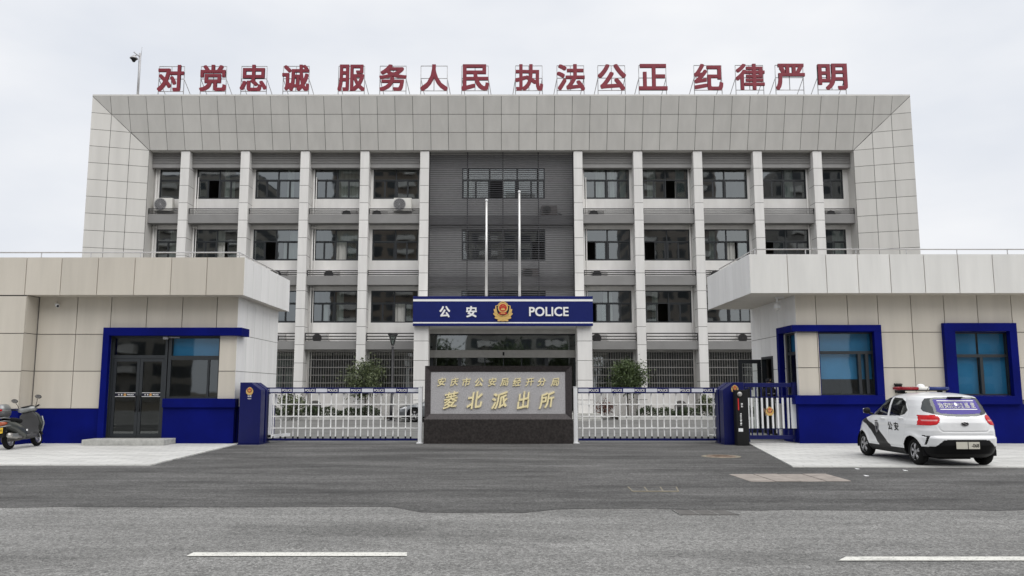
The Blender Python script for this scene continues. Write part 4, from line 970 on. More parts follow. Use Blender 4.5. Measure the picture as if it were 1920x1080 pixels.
Bk = [(p[0], YSg + 0.119, p[2]) for p in O]; Ib = [(p[0], YSg + 0.119, p[2]) for p in I]
for k in range(4):
    n_ = (k + 1) % 4; mb.quad(O[k], O[n_], I[n_], I[k]); mb.quad(O[n_], O[k], Bk[k], Bk[n_]); mb.quad(I[k], I[n_], Ib[n_], Ib[k])
mb.build('bevelled_frame', M['granite'], gs)
mb = MB(); mb.box(ix0, ix1, yi + 0.012, YSg + 0.118, iz0, iz1); mb.build('stone_panel', M['stone'], gs)
yt = yi + 0.012
row1 = '安庆市公安局经开分局'
for ch, u in zip(row1, (828, 852, 875, 898.5, 923, 945.5, 969, 993, 1015.5, 1040.5)):
    mb = MB(); text(mb, ch, at(u - 8, 716, yt)[0], at(u + 8, 716, yt)[0], zr(724.5, yt), zr(708.5, yt), yt, 0.03, 0.012, 0.16, 0.14); mb.build('character', M['gold'], gs)
for ch, u, wd in zip('菱北派出所', (845, 890, 936.5, 981, 1025), (14.5, 15, 15.5, 12, 15)):
    mb = MB(); text(mb, ch, at(u - wd, 750, yt)[0], at(u + wd, 750, yt)[0], zr(767.5, yt), zr(733.5, yt), yt, 0.05, 0.013 if ch == '菱' else 0.02, 0.16, 0.16); mb.build('character', M['gold'], gs)
# white posts either side of it
for (u, lab) in ((788, 'white square post at the left end of the granite sign wall'), (1079, 'white square post at the right end of the granite sign wall')):
    X = at(u, 780, 24.45)[0]; zt = zr(726, 24.45)
    r = thing('gate_post', lab, 'post', (X, 24.45, 0), 'white posts beside the sign wall')
    mb = MB(); mb.box(X - 0.06, X + 0.06, 24.39, 24.51, 0.02, zt); mb.build('post', M['white'], r, bevel=0.006)
    mb = MB(); mb.box(X - 0.10, X + 0.10, 24.35, 24.55, 0.0, 0.03); mb.build('base_plate', M['white'], r)
    mb = MB(); mb.box(X - 0.07, X + 0.07, 24.38, 24.52, zt, zt + 0.02); mb.build('cap', M['white'], r)
# ================================================================== barrier gates
YT = 24.7
def barrier(label, u0, u1, words, ublock0, upitch):
    X0, X1 = at(u0, 780, YT)[0], at(u1, 780, YT)[0]
    r = thing('barrier_gate', label, 'gate', ((X0 + X1) / 2, YT, 0), 'blue and white barrier gates')
    z1, z0 = zr(726.5, YT), zr(737.5, YT)
    mb = MB(); mb.box(X0, X1, YT - 0.05, YT + 0.05, z0, z1); tr = mb.build('top_rail', M['gateblue'], r, bevel=0.006)
    k = 0; mb = MB(); tm = MB()
    while True:
        ub = ublock0 + upitch * k
        if ub > u1 - 8: break
        a, b = at(ub, 732, YT)[0], at(min(ub + 21, u1 - 1), 732, YT)[0]
        if ub + 21 > u0 + 3: mb = MB(); mb.box(max(a, X0 + 0.01), b, YT - 0.055, YT - 0.051, z0 + 0.036, z1 - 0.036); mb.build('reflective_block', M['block'], tr)
        k += 1
    for uw in words:
        tm = MB(); text(tm, 'POLICE', at(uw - 9.2, 732, YT)[0], at(uw + 9.2, 732, YT)[0], zr(734.3, YT), zr(729.5, YT), YT - 0.051, 0.006, 0.02); tm.build('lettering', M['letterwhite'], tr)
    mb = MB(); mb.box(X0, X1, YT - 0.05, YT + 0.05, zr(826, YT), zr(822, YT)); mb.build('bottom_rail', M['gateblue'], r)
    for v in (758, 780.5, 802.5):
        mb = MB(); zc = zr(v, YT); mb.box(X0, X1 - 0.03, YT - 0.02, YT + 0.02, zc - 0.016, zc + 0.016); mb.build('cross_bar', M['gatewhite'], r)
    u = u0 + 8; fl = 0
    zb = zr(822, YT)
    while u < u1 - 3:
        X = at(u, 780, YT)[0]; yy = YT - 0.04 if fl == 0 else YT + 0.04; zb2 = zb + 0.0
        mb = MB(); mb.mi = 0; mb.box(X - 0.016, X + 0.016, yy - 0.017, yy + 0.017, zb2 + 0.06, z0); mb.mi = 1; mb.box(X - 0.023, X + 0.023, yy - 0.021, yy + 0.021, zb2, zb2 + 0.06)
        mb.build('upright', [M['gatewhite'], M['black']], r)
        u += 10.4 if fl == 1 else 13.0; fl = 1 - fl
    return r
bl = barrier('left barrier gate with white uprights and POLICE rail, between the cabinet and the granite wall', 482, 786, [497, 539, 582, 624.5, 668, 711, 754], 507, 43)
br_ = barrier('right barrier gate with white uprights and POLICE rail, between the granite wall and the terminal', 1084, 1360, [1113, 1156.5, 1199, 1242, 1284, 1326], 1082 + 0.5, 42.7)
# folding end frame of the left gate
mb = MB(); X = at(507, 780, YT - 0.1)[0]
mb.box(X - 0.045, X + 0.045, YT - 0.14, YT - 0.06, zr(820, YT), zr(739, YT)); mb.box(X + 0.05, X + 0.12, YT + 0.1, YT + 0.18, zr(760, YT), zr(739, YT))
mb.prism([(X - 0.045, YT - 0.14), (X + 0.045, YT - 0.14), (X + 0.36, YT + 0.9), (X + 0.26, YT + 0.9)], 'z', zr(821, YT), zr(815, YT)); mb.build('folding_arm', M['white'], bl)
# cabinets at the outer ends
def cabinet(label, u0, u1, uk, mirror, ub, vb):
    yc = 23.85
    X0, X1 = at(u0, 780, yc)[0], at(u1, 780, yc)[0]; Xk = at(uk, 720, yc)[0]; zt, zs = zr(717, yc), zr(731, yc)
    r = thing('gate_cabinet', label, 'gate cabinet', ((X0 + X1) / 2, yc, 0))
    out = [(X0, 0.03), (X1, 0.03), (X1, zs), (Xk, zt), (X0, zt)] if not mirror else [(X0, 0.03), (X1, 0.03), (X1, zt), (Xk, zt), (X0, zs)]
    mb = MB(); mb.prism(out, 'y', yc, yc + 0.42); mb.build('front_housing', M['gateblue'], r, bevel=0.012)
    mb = MB(); mb.prism(out, 'y', yc + 0.56, yc + 0.98); mb.build('rear_housing', M['gateblue'], r, bevel=0.012)
    mb = MB(); mb.box(X0 + 0.03, X1 - 0.1, yc + 0.421, yc + 0.559, 0.02, zs - 0.1); mb.build('core', M['black'], r)
    mb = MB(); mb.box(X0 - 0.02, X1 + 0.02, yc - 0.02, yc + 1.0, 0.0, 0.03); mb.build('base', M['gateblue'], r)
    cx, cz = at(ub, vb, yc); emblem(r, cx, cz, yc - 0.001, 0.235)
    return r
cabL = cabinet('blue gate cabinet with a sloping top and badge, left end of the gates', 448, 488, 471, False, 468.3, 733)
tm = MB(); yc = 23.85
cx = at(468, 743, yc)[0]; text(tm, '公安', cx - 0.06, cx + 0.06, zr(744.5, yc), zr(741, yc), yc - 0.001, 0.004, 0.02); text(tm, 'POLICE', cx - 0.05, cx + 0.05, zr(748.5, yc), zr(746.5, yc), yc - 0.001, 0.004, 0.02); tm.build('lettering', M['letterwhite'], cabL)
cabR = cabinet('blue gate cabinet with sloping top and badge behind the black terminal', 1357, 1397, 1374, True, 1377.5, 729)
# black terminal with a red display
yt_ = 23.45; X0, X1 = at(1381, 780, yt_)[0], at(1404, 780, yt_)[0]; zt = zr(731, yt_)
tml = thing('access_terminal', 'slim black terminal with a red display in front of the right gate cabinet', 'terminal', ((X0 + X1) / 2, yt_, 0))
mb = MB(); mb.box(X0, X1, yt_, yt_ + 0.3, 0.0, zt); mb.build('housing', M['black'], tml, bevel=0.015)
mb = MB(); cx, cz = at(1386.5, 739, yt_); mb.lathe([(0.07, 0), (0.07, -0.035), (0.045, -0.05), (0, -0.05)], (cx, yt_ - 0.001, cz), 'y', 18); mb.build('camera_eye', M['steel'], tml)
xs0, xs1 = at(1383.5, 760, yt_)[0], at(1393, 760, yt_)[0]
mb = MB(); mb.box(xs0, xs0 + 0.032, yt_ - 0.006, yt_ - 0.001, zr(769, yt_), zr(747, yt_)); mb.build('display', M['led'], tml)
mb = MB()
for k in range(2): text(mb, '停车'[k], xs0 + 0.085, xs0 + 0.145, zr(759.5 + 4.5 * k, yt_), zr(755.8 + 4.5 * k, yt_), yt_ - 0.001, 0.004, 0.02)
for k, ch in enumerate('减速慢行一车一杆'): text(mb, ch, xs0 + 0.05, xs0 + 0.1, zr(777 + 3.0 * k, yt_), zr(774.8 + 3.0 * k, yt_), yt_ - 0.001, 0.004, 0.02)
mb.build('lettering', M['letterwhite'], tml)
mb = MB(); cx, cz = at(1389, 806, yt_); mb.box(cx - 0.065, cx + 0.065, yt_ - 0.006, yt_ - 0.001, cz - 0.05, cz + 0.045); mb.build('notice', M['white'], tml)
# pedestrian gate
yp = 24.35
pg = thing('pedestrian_gate', 'blue and white pedestrian gate with vertical bars and a badge, right of the terminal', 'gate', (at(1450, 780, yp)[0], yp, 0))
def pbox(name, u0, u1, v0, v1, m, d=0.05, yo=0.0, parent=None, bev=0.0):
    mb = MB(); mb.box(at(u0, 775, yp)[0], at(u1, 775, yp)[0], yp - d / 2 + yo, yp + d / 2 + yo, zr(v1, yp), zr(v0, yp)); return mb.build(name, m, parent or pg, bevel=bev)
pbox('top_rail', 1397, 1486, 718, 726, M['gateblue'], 0.07, bev=0.006); pbox('bottom_rail', 1404, 1486, 816, 823.5, M['gateblue'], 0.07, bev=0.006)
pbox('gate_post', 1397, 1404, 726.5, 828, M['gateblue'], 0.12, bev=0.006)
pbox('gate_post', 1486.5, 1502, 717, 829, M['gateblue'], 0.12, bev=0.006)
pbox('post_foot', 1490, 1507, 829.3, 832.5, M['gateblue'], 0.2)
pbox('lock_panel', 1481, 1502.5, 746, 803, M['white'], 0.06, -0.095, bev=0.005); pbox('lock_handle', 1492.5, 1495.5, 783, 799, M['black'], 0.03, -0.14)
pbox('end_panel', 1399, 1403, 746, 803, M['white'], 0.05, -0.10)
pbox('handle_box', 1399, 1406, 729, 745, M['black'], 0.06, -0.10)
for k in range(8):
    u = 1409 + 9.75 * k
    pbox('upright', u - 1.6, u + 1.6, 746, 803, M['white'], 0.05, -0.03)
    pbox('upright', u - 1.1, u + 1.1, 726.2, 745.8, M['gateblue'], 0.04, 0.0); pbox('upright', u - 1.1, u + 1.1, 803.2, 815.8, M['gateblue'], 0.04, 0.0)
pbox('cross_bar', 1404, 1486, 743.5, 745.8, M['gateblue'], 0.03, 0.04); pbox('cross_bar', 1404, 1486, 803.3, 805, M['gateblue'], 0.03, 0.04)
cx, cz = at(1443, 771, yp - 0.06); emblem(pg, cx, cz, yp - 0.057, 0.27)
# guard standing behind the pedestrian gate
def person(loc, facing):
    mb = bpy.data.meshes.new('body'); S = 1.0
    J = [('pelvis', (0, 0, 0.95), 0.15, 0.115), ('waist', (0, 0.005, 1.08), 0.14, 0.105), ('chest', (0, 0, 1.30), 0.165, 0.115), ('collar', (0, 0.005, 1.44), 0.10, 0.085), ('neck', (0, 0, 1.51), 0.055, 0.055),
         ('chin', (0, -0.012, 1.57), 0.062, 0.075), ('head', (0, 0, 1.64), 0.076, 0.096), ('crown', (0, 0.008, 1.72), 0.06, 0.075)]
    E = [(0, 1), (1, 2), (2, 3), (3, 4), (4, 5), (5, 6), (6, 7)]
    def add(p, c, r): J.append(('j', c, r, r)); E.append((p, len(J) - 1)); return len(J) - 1
    for s in (-1, 1):
        a = add(3, (s * 0.185, 0.0, 1.41), 0.07); b = add(a, (s * 0.235, 0.015, 1.15), 0.05); c = add(b, (s * 0.225, -0.04, 0.90), 0.036); d2 = add(c, (s * 0.22, -0.055, 0.83), 0.030)
        for k in range(4): f1 = add(d2, (s * 0.215, -0.085 + 0.020 * k, 0.775), 0.010); f2 = add(f1, (s * 0.205, -0.085 + 0.019 * k, 0.735 - 0.004 * (k % 2)), 0.008)
        t1 = add(d2, (s * 0.195, -0.09, 0.80), 0.010); add(t1, (s * 0.185, -0.105, 0.77), 0.008)
        h = add(0, (s * 0.095, 0, 0.88), 0.095); k1 = add(h, (s * 0.105, -0.005, 0.50), 0.062); an = add(k1, (s * 0.11, 0.015, 0.10), 0.045); he = add(an, (s * 0.112, 0.01, 0.05), 0.048); add(he, (s * 0.13, -0.16, 0.035), 0.034)
    mb.from_pydata([j[1] for j in J], E, [])
    o = bpy.data.objects.new('tmp', mb); COL.objects.link(o)
    m = o.modifiers.new('s', 'SKIN'); m.use_smooth_shade = True
    for i, j in enumerate(J): mb.skin_vertices[0].data[i].radius = (j[2], j[3])
    mb.skin_vertices[0].data[0].use_root = True
    o.modifiers.new('u', 'SUBSURF').levels = 2
    o.modifiers['u'].render_levels = 2
    me = bpy.data.meshes.new_from_object(o.evaluated_get(bpy.context.evaluated_depsgraph_get())); bpy.data.objects.remove(o)
    me.name = 'body'; me.materials.clear()
    for mm in (M['uniform'], M['skin'], M['black']): me.materials.append(mm)
    for p in me.polygons:
        c = p.center; p.use_smooth = True
        p.material_index = 1 if (c.z > 1.52 or (c.z < 0.84 and abs(c.x) > 0.165)) else (2 if c.z < 0.09 else 0)
    r = thing('person', 'person in black uniform and peaked cap standing behind the pedestrian gate', 'person', loc); r.rotation_euler = (0, 0, facing)
    b = bpy.data.objects.new('body', me); COL.objects.link(b); b.parent = r
    def sub(name, mbb, mats): 
        q = mbb.build(name, mats); q.location = (0, 0, 0); q.parent = r; return q
    h = MB(); h.lathe([(0.0, 0.135), (0.085, 0.13), (0.105, 0.10), (0.098, 0.06), (0.094, 0.03), (0.090, 0.029)], (0, 0.005, 1.655), n=20); h.prism([(0.09 * math.cos(rad(a)), -0.02 - 0.145 * math.sin(rad(a))) for a in range(0, 181, 15)], 'z', 1.683, 1.692)
    cp = sub('cap', h, M['uniform']); h = MB(); h.prism([(0.018 * math.cos(rad(a)), 1.735 + 0.02 * math.sin(rad(a))) for a in range(0, 360, 45)], 'y', -0.098, -0.108); bd = h.build('cap_badge', M['goldp']); bd.location = (0, 0, 0); bd.parent = cp
    h = MB(); h.ball((0, 0.022, 1.65), 0.082, 0.088, 0.07); sub('hair', h, M['hair'])
    h = MB()
    for s in (-1, 1): h.mi = 0; h.ball((s * 0.029, -0.083, 1.645), 0.013, 0.010, 0.008, 8, 6); h.mi = 1; h.ball((s * 0.029, -0.091, 1.645), 0.006, 0.005, 0.006, 8, 6); h.box(s * 0.029 - 0.016, s * 0.029 + 0.016, -0.094, -0.088, 1.662, 1.667)
    h.mi = 2; h.prism([(-0.012, 1.605), (0.012, 1.605), (0.004, 1.645), (-0.004, 1.645)], 'y', -0.112, -0.08); h.mi = 3; h.box(-0.022, 0.022, -0.091, -0.082, 1.584, 1.591)
    h.mi = 2
    for s in (-1, 1): h.ball((s * 0.08, 0.005, 1.635), 0.012, 0.02, 0.03, 8, 6)
    sub('face', h, [M['white'], M['black'], M['skin'], M['redp']])
    h = MB(); h.box(-0.125, -0.05, -0.128, -0.120, 1.30, 1.325); h.box(0.055, 0.115, -0.128, -0.12, 1.29, 1.33); sub('chest_badge', h, M['galv'])
    h = MB(); h.lathe([(0.15, 0.0), (0.155, 0.02), (0.15, 0.05)], (0, 0, 0.0), n=20)
    return r
px_ = at(1444, 740, 25.7)[0]
struct(MB().box(XR - 1.6, XR - 0.08, 25.4, 27.6, 0.0, 0.17).build('guard_step', M['granstep']))
person((px_, 25.75, 0.17), 0.12)
# ================================================================== courtyard planting
for (a, b) in ((-20, -6.3), (6.3, 20)):
    g = MB(); g.box(a, b, 43.5, 43.62, 0, 0.16); struct(g.build('kerb', M['kerb']))
    g = MB(); g.box(a, b, 43.625, 46.9, 0, 0.13); struct(g.build('planting_bed', M['soil']))
def hedge(label, x0, x1, h, m='hedge'):
    n = int((x1 - x0) * 900)
    p = np.stack([rng.uniform(x0, x1, n), rng.uniform(43.75, 44.7, n), 0.12 + h * rng.beta(1.6, 1.2, n)], 1)
    p[:, 2] *= 1 + 0.25 * np.sin(p[:, 0] * 4.1) * np.sin(p[:, 0] * 1.7 + 1)
    mb = MB(); leaves(mb, p, 0.055)
    r = thing('hedge', label, 'hedge', ((x0 + x1) / 2, 44.2, 0.13))
    mb.build('foliage', M[m], r)
hedge('low clipped hedge below the barred windows, seen through the left gate', -13.0, -6.6, 0.50)
hedge('low clipped hedge below the barred windows, seen through the right gate', 7.4, 14.3, 0.50)
def tree(name, label, cat, X, Y, z0, zlo, zhi, rx, n, m, size=0.075, trunk_r=0.05, lean=0.0, clumps=40):
    r = thing(name, label, cat, (X, Y, z0))
    zc, rz = (zlo + zhi) / 2, (zhi - zlo) / 2
    tk = MB(); top = (X + lean, Y, zlo + rz * 0.5)
    tk.tube([(X, Y, z0), (X + lean * 0.3 + 0.02, Y, z0 + (zlo - z0) * 0.5), (X + lean * 0.6, Y + 0.01, zlo), top], [trunk_r, trunk_r * 0.85, trunk_r * 0.7, trunk_r * 0.35], 9)
    C = []
    for k in range(clumps):
        d = rng.normal(size=3); d /= np.linalg.norm(d); q = rng.uniform(0.35, 0.95) ** 0.5
        c = np.array([X + lean + d[0] * rx * q * 0.88, Y + d[1] * rx * q * 0.88, zc + d[2] * rz * q * 0.9]); C.append(c)
        if k < 14: tk.tube([(X + lean * 0.7, Y, zlo - 0.02 + rz * 0.05 * (k % 5)), ((X + lean + c[0]) / 2, (Y + c[1]) / 2, (zlo + c[2]) / 2 + 0.05), tuple(c)], [trunk_r * 0.45, trunk_r * 0.3, 0.006], 6)
    tk.build('trunk', M['bark'], r)
    pts = []
    for c in C:
        k = int(n / clumps * rng.uniform(0.4, 1.6)); s = rng.uniform(0.18, 0.34) * rx
        pts.append(c + rng.normal(size=(k, 3)) * np.array([s, s, s * 0.8]))
    mb = MB(); leaves(mb, np.concatenate(pts), size); mb.build('crown', M[m], r)
    return r
X, zh = at(1175, 676, 44.3); tree('small_tree', 'round dense green tree right of the entrance, above the right gate', 'tree', X, 44.3, 0.13, zr(742, 44.3), zh - 0.05, 0.93, 6500, 'leaf', 0.07, clumps=70)
X, zh = at(686, 678, 44.3); tree('small_tree', 'loose grey green tree beside the street lamp, above the left gate', 'tree', X, 44.3, 0.13, zr(742, 44.3), zh - 0.05, 1.12, 3600, 'leaf2', 0.085, clumps=46)
X, zh = at(546, 736, 42.5); tree('shrub', 'leafy shrub behind the left gate close to the blue cabinet', 'shrub', X, 42.8, 0.0, zr(776, 42.8), zh - 0.02, 0.62, 1500, 'leaf2', 0.07, 0.03, clumps=24)
X, zh = at(1338, 738, 42.5); tree('shrub', 'leafy shrub behind the right gate close to the terminal', 'shrub', X, 44.2, 0.13, zr(772, 44.2), zh - 0.02, 0.42, 1100, 'leaf2', 0.06, 0.03, clumps=20)
X, zh = at(1133, 752, 44.0); tree('shrub', 'low reddish shrub under the round tree, beside the entrance steps', 'shrub', X, 43.95, 0.13, 0.35, zh - 0.05, 0.55, 700, 'redleaf', 0.06, 0.02, clumps=18)
for (u, lab) in ((590, 'dark round topped box against the wall behind the left gate'), (1277, 'dark round topped box against the wall behind the right gate')):
    X = at(u, 760, 44.9)[0]; zt = zr(751, 44.9)
    r = thing('utility_box', lab, 'utility box', (X, 44.9, 0.13)); w_ = 0.3
    mb = MB(); mb.prism([(X - w_, 0.13), (X + w_, 0.13)] + [(X + w_ * math.cos(rad(a)), zt - w_ + w_ * math.sin(rad(a))) for a in range(0, 181, 15)], 'y', 44.8, 45.2); mb.build('casing', M['grate'], r, bevel=0.01)
    mb = MB(); mb.box(X - 0.2, X + 0.2, 44.785, 44.799, 0.35, zt - 0.35); mb.build('door', M['rail'], r)
# street lamp
yl_ = 42.0; X = at(735.5, 700, yl_)[0]; zt = zr(626.5, yl_)
lp = thing('street_lamp', 'black courtyard lamp post with a flared glass head, left of the entrance', 'street lamp', (X, yl_, 0))
mb = MB(); mb.tube([(X, yl_, 0), (X, yl_, 0.8), (X, yl_, 0.82), (X, yl_, zr(650, yl_))], [0.11, 0.10, 0.07, 0.06], 12); mb.lathe([(0.0, 0.06), (0.2, 0.05), (0.22, 0)], (X, yl_, 0)); mb.build('pole', M['rail'], lp)
zb = zr(648, yl_); mb = MB(); hh = zt - zb
mb.lathe([(0.06, 0), (0.07, 0.04), (0.09, 0.05)], (X, yl_, zb), n=12); mb.lathe([(0.0, hh + 0.03), (0.26, hh), (0.27, hh - 0.05), (0.24, hh - 0.06)], (X, yl_, zb), n=12)
for k in range(4):
    a = rad(45 + 90 * k); mb.tube([(X + 0.08 * math.cos(a), yl_ + 0.08 * math.sin(a), zb + 0.05), (X + 0.24 * math.cos(a), yl_ + 0.24 * math.sin(a), zb + hh - 0.05)], 0.02, 6)
hd = mb.build('lamp_head', M['rail'], lp)
mb = MB(); mb.lathe([(0.075, 0.06), (0.225, hh - 0.07)], (X, yl_, zb), n=12); mb.build('glass', M['dglass'], hd)

# ================================================================== cars: a level-set body cut into parts
def interp(tab, z): return np.interp(z, [t[0] for t in tab], [t[1] for t in tab])
def car_surface(FX, RX, B, nt=240, ns=480):
    zf = np.linspace(FX[0][0], FX[-1][0], 6000)
    # smooth profiles
    def sm(a, k):
        ker = np.ones(k) / k; p = np.pad(a, (k // 2, k - 1 - k // 2), mode='reflect', reflect_type='odd'); return np.convolve(p, ker, 'valid')
    xf, xr, bb = sm(interp(FX, zf), 121), sm(interp(RX, zf), 121), sm(interp(B, zf), 121)
    bb = np.maximum(bb, 0.01); xf[-1] = interp(FX, zf[-1]); xr[-1] = interp(RX, zf[-1])
    d = np.maximum.reduce([np.abs(np.diff(zf)), np.abs(np.diff(xf)), np.abs(np.diff(xr)), np.abs(np.diff(bb))]); s = np.concatenate([[0], np.cumsum(d)])
    zi = np.interp(np.linspace(0, s[-1], nt), s, zf)
    V = np.zeros((nt, ns, 3))
    for i, z in enumerate(zi):
        a1, a0, b = np.interp(z, zf, xf), np.interp(z, zf, xr), np.interp(z, zf, bb)
        xc = (a1 + a0) / 2; a = (a1 - a0) / 2; th = np.linspace(0, 2 * np.pi, 4001)
        lo = np.clip((1.05 - z) / 0.3, 0, 1); nf, nr = 4.6 - 0.8 * lo, 3.9 + 1.7 * lo
        c, sn = np.cos(th), np.sin(th); n = np.where(c >= 0, nf, nr)
        x = xc + a * np.sign(c) * np.abs(c) ** (2 / n); y = b * np.sign(sn) * np.abs(sn) ** (2 / n)
        l = np.concatenate([[0], np.cumsum(np.hypot(np.diff(x), np.diff(y)))]); t = np.linspace(0, l[-1], ns, endpoint=False)
        V[i, :, 0] = np.interp(t, l, x); V[i, :, 1] = np.interp(t, l, y); V[i, :, 2] = z
    return V
def inpoly(px, py, poly):
    r = np.zeros(px.shape, bool); n = len(poly)
    for i in range(n):
        x0, y0 = poly[i]; x1, y1 = poly[(i + 1) % n]
        if y0 == y1: continue
        r ^= ((y0 > py) != (y1 > py)) & (px < (x1 - x0) * (py - y0) / (y1 - y0) + x0)
    return r
def segdist(px, py, line):
    d = np.full(px.shape, 9.0)
    for (x0, y0), (x1, y1) in zip(line[:-1], line[1:]):
        L2 = (x1 - x0) ** 2 + (y1 - y0) ** 2; t = np.clip(((px - x0) * (x1 - x0) + (py - y0) * (y1 - y0)) / L2, 0, 1)
        d = np.minimum(d, np.hypot(px - x0 - t * (x1 - x0), py - y0 - t * (y1 - y0)))
    return d
def wheel(parent, x, y, side, R=0.285, spokes=5, rimd=None):
    w_ = 0.16; mb = MB(); s = side
    mb.lathe([(R * 0.66, -w_ / 2), (R * 0.9, -w_ / 2 - 0.005), (R * 0.985, -w_ / 2 + 0.03), (R, -w_ / 4), (R, w_ / 4), (R * 0.985, w_ / 2 - 0.03), (R * 0.9, w_ / 2 + 0.005), (R * 0.66, w_ / 2)], (x, y, R), 'y', 40)
    t = mb.build('wheel', M['tyre'], parent)
    mb = MB(); yo = s * (w_ / 2 - 0.02); mb.mi = 0
    mb.lathe([(R * 0.68, w_ / 2 - 0.002), (R * 0.68, -w_ / 2 + 0.002)], (x, y, R), 'y', 32); mb.lathe([(0, s * 0.02), (R * 0.67, s * 0.02)], (x, y, R), 'y', 32)
    mb.mi = 1
    for k in range(spokes):
        a = 2 * math.pi * k / spokes + 0.35
        for da in (-0.16, 0.16):
            c0, c1 = (0.05, a), (R * 0.66, a + da)
            p = Vector((x + c0[0] * math.cos(c0[1]), y + yo + s * 0.012, R + c0[0] * math.sin(c0[1]))); q = Vector((x + c1[0] * math.cos(c1[1]), y + yo, R + c1[0] * math.sin(c1[1])))
            mb.tube([p, q], [0.020, 0.014], 6)
    mb.lathe([(0, s * 0.02), (0.045, s * 0.018), (0.05, 0)], (x, y + yo, R), 'y', 18); mb.lathe([(R * 0.64, 0), (R * 0.66, s * 0.014), (R * 0.70, 0.0)], (x, y + yo, R), 'y', 36)
    mb.build('rim', [M['rimdark'], M['rim']], t)
    return t
def make_car(name, label, cat, paint, P, police=True):
    V = car_surface(P['FX'], P['RX'], P['B'], *P.get('res', (300, 620)))
    r = thing(name, label, cat, (0, 0, 0))
    nt, ns, _ = V.shape
    dv = np.roll(V, -1, 1) - np.roll(V, 1, 1); du = np.gradient(V, axis=0); N = np.cross(dv, du); N /= np.maximum(np.linalg.norm(N, axis=2, keepdims=True), 1e-9)
    X, Y, Z = V[..., 0], V[..., 1], V[..., 2]
    side = np.abs(N[..., 1]) > 0.5
    rear = (N[..., 0] < -0.30) & (X < P['xrear'])
    # seams pressed in
    dist = np.full(X.shape, 9.0)
    for ln in P['seams']: dist = np.minimum(dist, np.where(side & (Z < P['roofz']), segdist(X, Z, ln), 9))
    for ln in P.get('rear_seams', []): dist = np.minimum(dist, np.where(rear, segdist(np.abs(Y), Z, ln), 9))
    V = V - N * (0.012 * np.clip(1 - dist / 0.014, 0, 1))[..., None]
    # wheel arch flare
    R = P.get('R', 0.285); ar = R + 0.055
    dw = np.minimum(np.hypot(X - P['xw'][0], Z - R), np.hypot(X - P['xw'][1], Z - R))
    V[..., 1] += np.where((np.abs(Y) > 0.5), np.sign(Y) * 0.018 * np.exp(-((dw - ar - 0.03) / 0.05) ** 2), 0)
    idx = np.arange(nt * ns).reshape(nt, ns)
    Q = np.stack([idx[:-1], np.roll(idx[:-1], -1, 1), np.roll(idx[1:], -1, 1), idx[1:]], -1).reshape(-1, 4)
    c = V.reshape(-1, 3)[Q].mean(1); nn_ = N.reshape(-1, 3)[Q].mean(1)
    x, y, z = c.T; sd = np.abs(nn_[:, 1]) > 0.42; rr = (nn_[:, 0] < -0.22) & (x < P['xrear']); ff = (nn_[:, 0] > 0.25) & (x > -0.1)
    cls = np.zeros(len(Q), int)
    for pol in P['side_windows']: cls[sd & inpoly(x, z, pol)] = 1
    cls[rr & inpoly(np.abs(y), z, P['rear_window'])] = 2
    cls[ff & inpoly(np.abs(y), z, P['windscreen'])] = 3
    if 'tail' in P:
        m1 = rr & inpoly(np.abs(y), z, P['tail']); m2 = sd & (x < -1.2) & inpoly(x, z, P['tail_side']); cls[m1 | m2] = 4
    cls[(z < P['sill'])] = 5
    if 'rear_black' in P: cls[rr & inpoly(np.abs(y), z, P['rear_black'])] = 9; cls[(cls == 5) & (x < P['xw'][1])] = 9; cls[(cls == 5) & (x > P['xw'][0])] = 10
    if 'slots' in P: cls[(x < -1.2) & ((np.abs(nn_[:, 0]) > 0.3)) & inpoly(np.abs(y), z, P['slots'])] = 11
    if 'head' in P: cls[(x > 1.1) & inpoly(x, z, P['head']) & (np.abs(y) > 0.35)] = 8
    if 'stripe' in P:
        m = (cls == 0) & sd & inpoly(x, z, P['stripe']); cls[m] = 6
        m = (cls == 12) & sd & inpoly(x, z, P['stripe']); cls[m] = 6
    if 'banner' in P: cls[(cls == 2) & inpoly(np.abs(y), z, P['banner'])] = 7
    if 'lampstrip' in P: cls[(cls == 4) & rr & inpoly(np.abs(y), z, P['lampstrip'])] = 13
    hole = ((np.hypot(x - P['xw'][0], z - R) < ar) | (np.hypot(x - P['xw'][1], z - R) < ar)) & (np.abs(y) > 0.35) & (np.abs(nn_[:, 1]) > 0.2)
    cls[hole] = -1
    pts = V.reshape(-1, 3)
    def part(k, nm, m, parent=r, off=0.0, split=None):
        res = []
        sel0 = cls == k
        for s in ((None,) if not split else (-1, 1)):
            sel = sel0 if s is None else sel0 & (np.sign(y) == s)
            if not sel.any(): continue
            q = Q[sel]; u, inv = np.unique(q, return_inverse=True); me = bpy.data.meshes.new(nm)
            p = pts[u] + N.reshape(-1, 3)[u] * off
            me.from_pydata(p.tolist(), [], inv.reshape(-1, 4).tolist()); me.materials.append(m); me.polygons.foreach_set('use_smooth', [True] * len(me.polygons)); me.update()
            o = bpy.data.objects.new(nm, me); COL.objects.link(o); o.parent = parent; res.append(o)
        return res
    body = part(0, 'body', paint)[0]
    part(1, 'side_window', M['carglass'], off=-0.004, split=True); part(2, 'rear_window', M['carglass'], off=-0.003); part(3, 'windscreen', M['carglass'], off=-0.003)
    part(4, 'tail_light', M['redlamp'], off=0.006, split=True); part(5, 'side_sill', M['black'], split=True); part(9, 'rear_bumper', M['black']); part(10, 'front_bumper', M['black']); part(6, 'stripe', M['stripe'], off=0.0, split=True); part(11, 'bumper_vent', M['black'], split=True)
    part(13, 'lamp_strip', M['pinklamp'], off=0.006, split=True); part(7, 'window_banner', M['purple'], off=-0.001)
    part(8, 'headlight', M['dglass'] if False else M['chrome'], off=0.004, split=True)
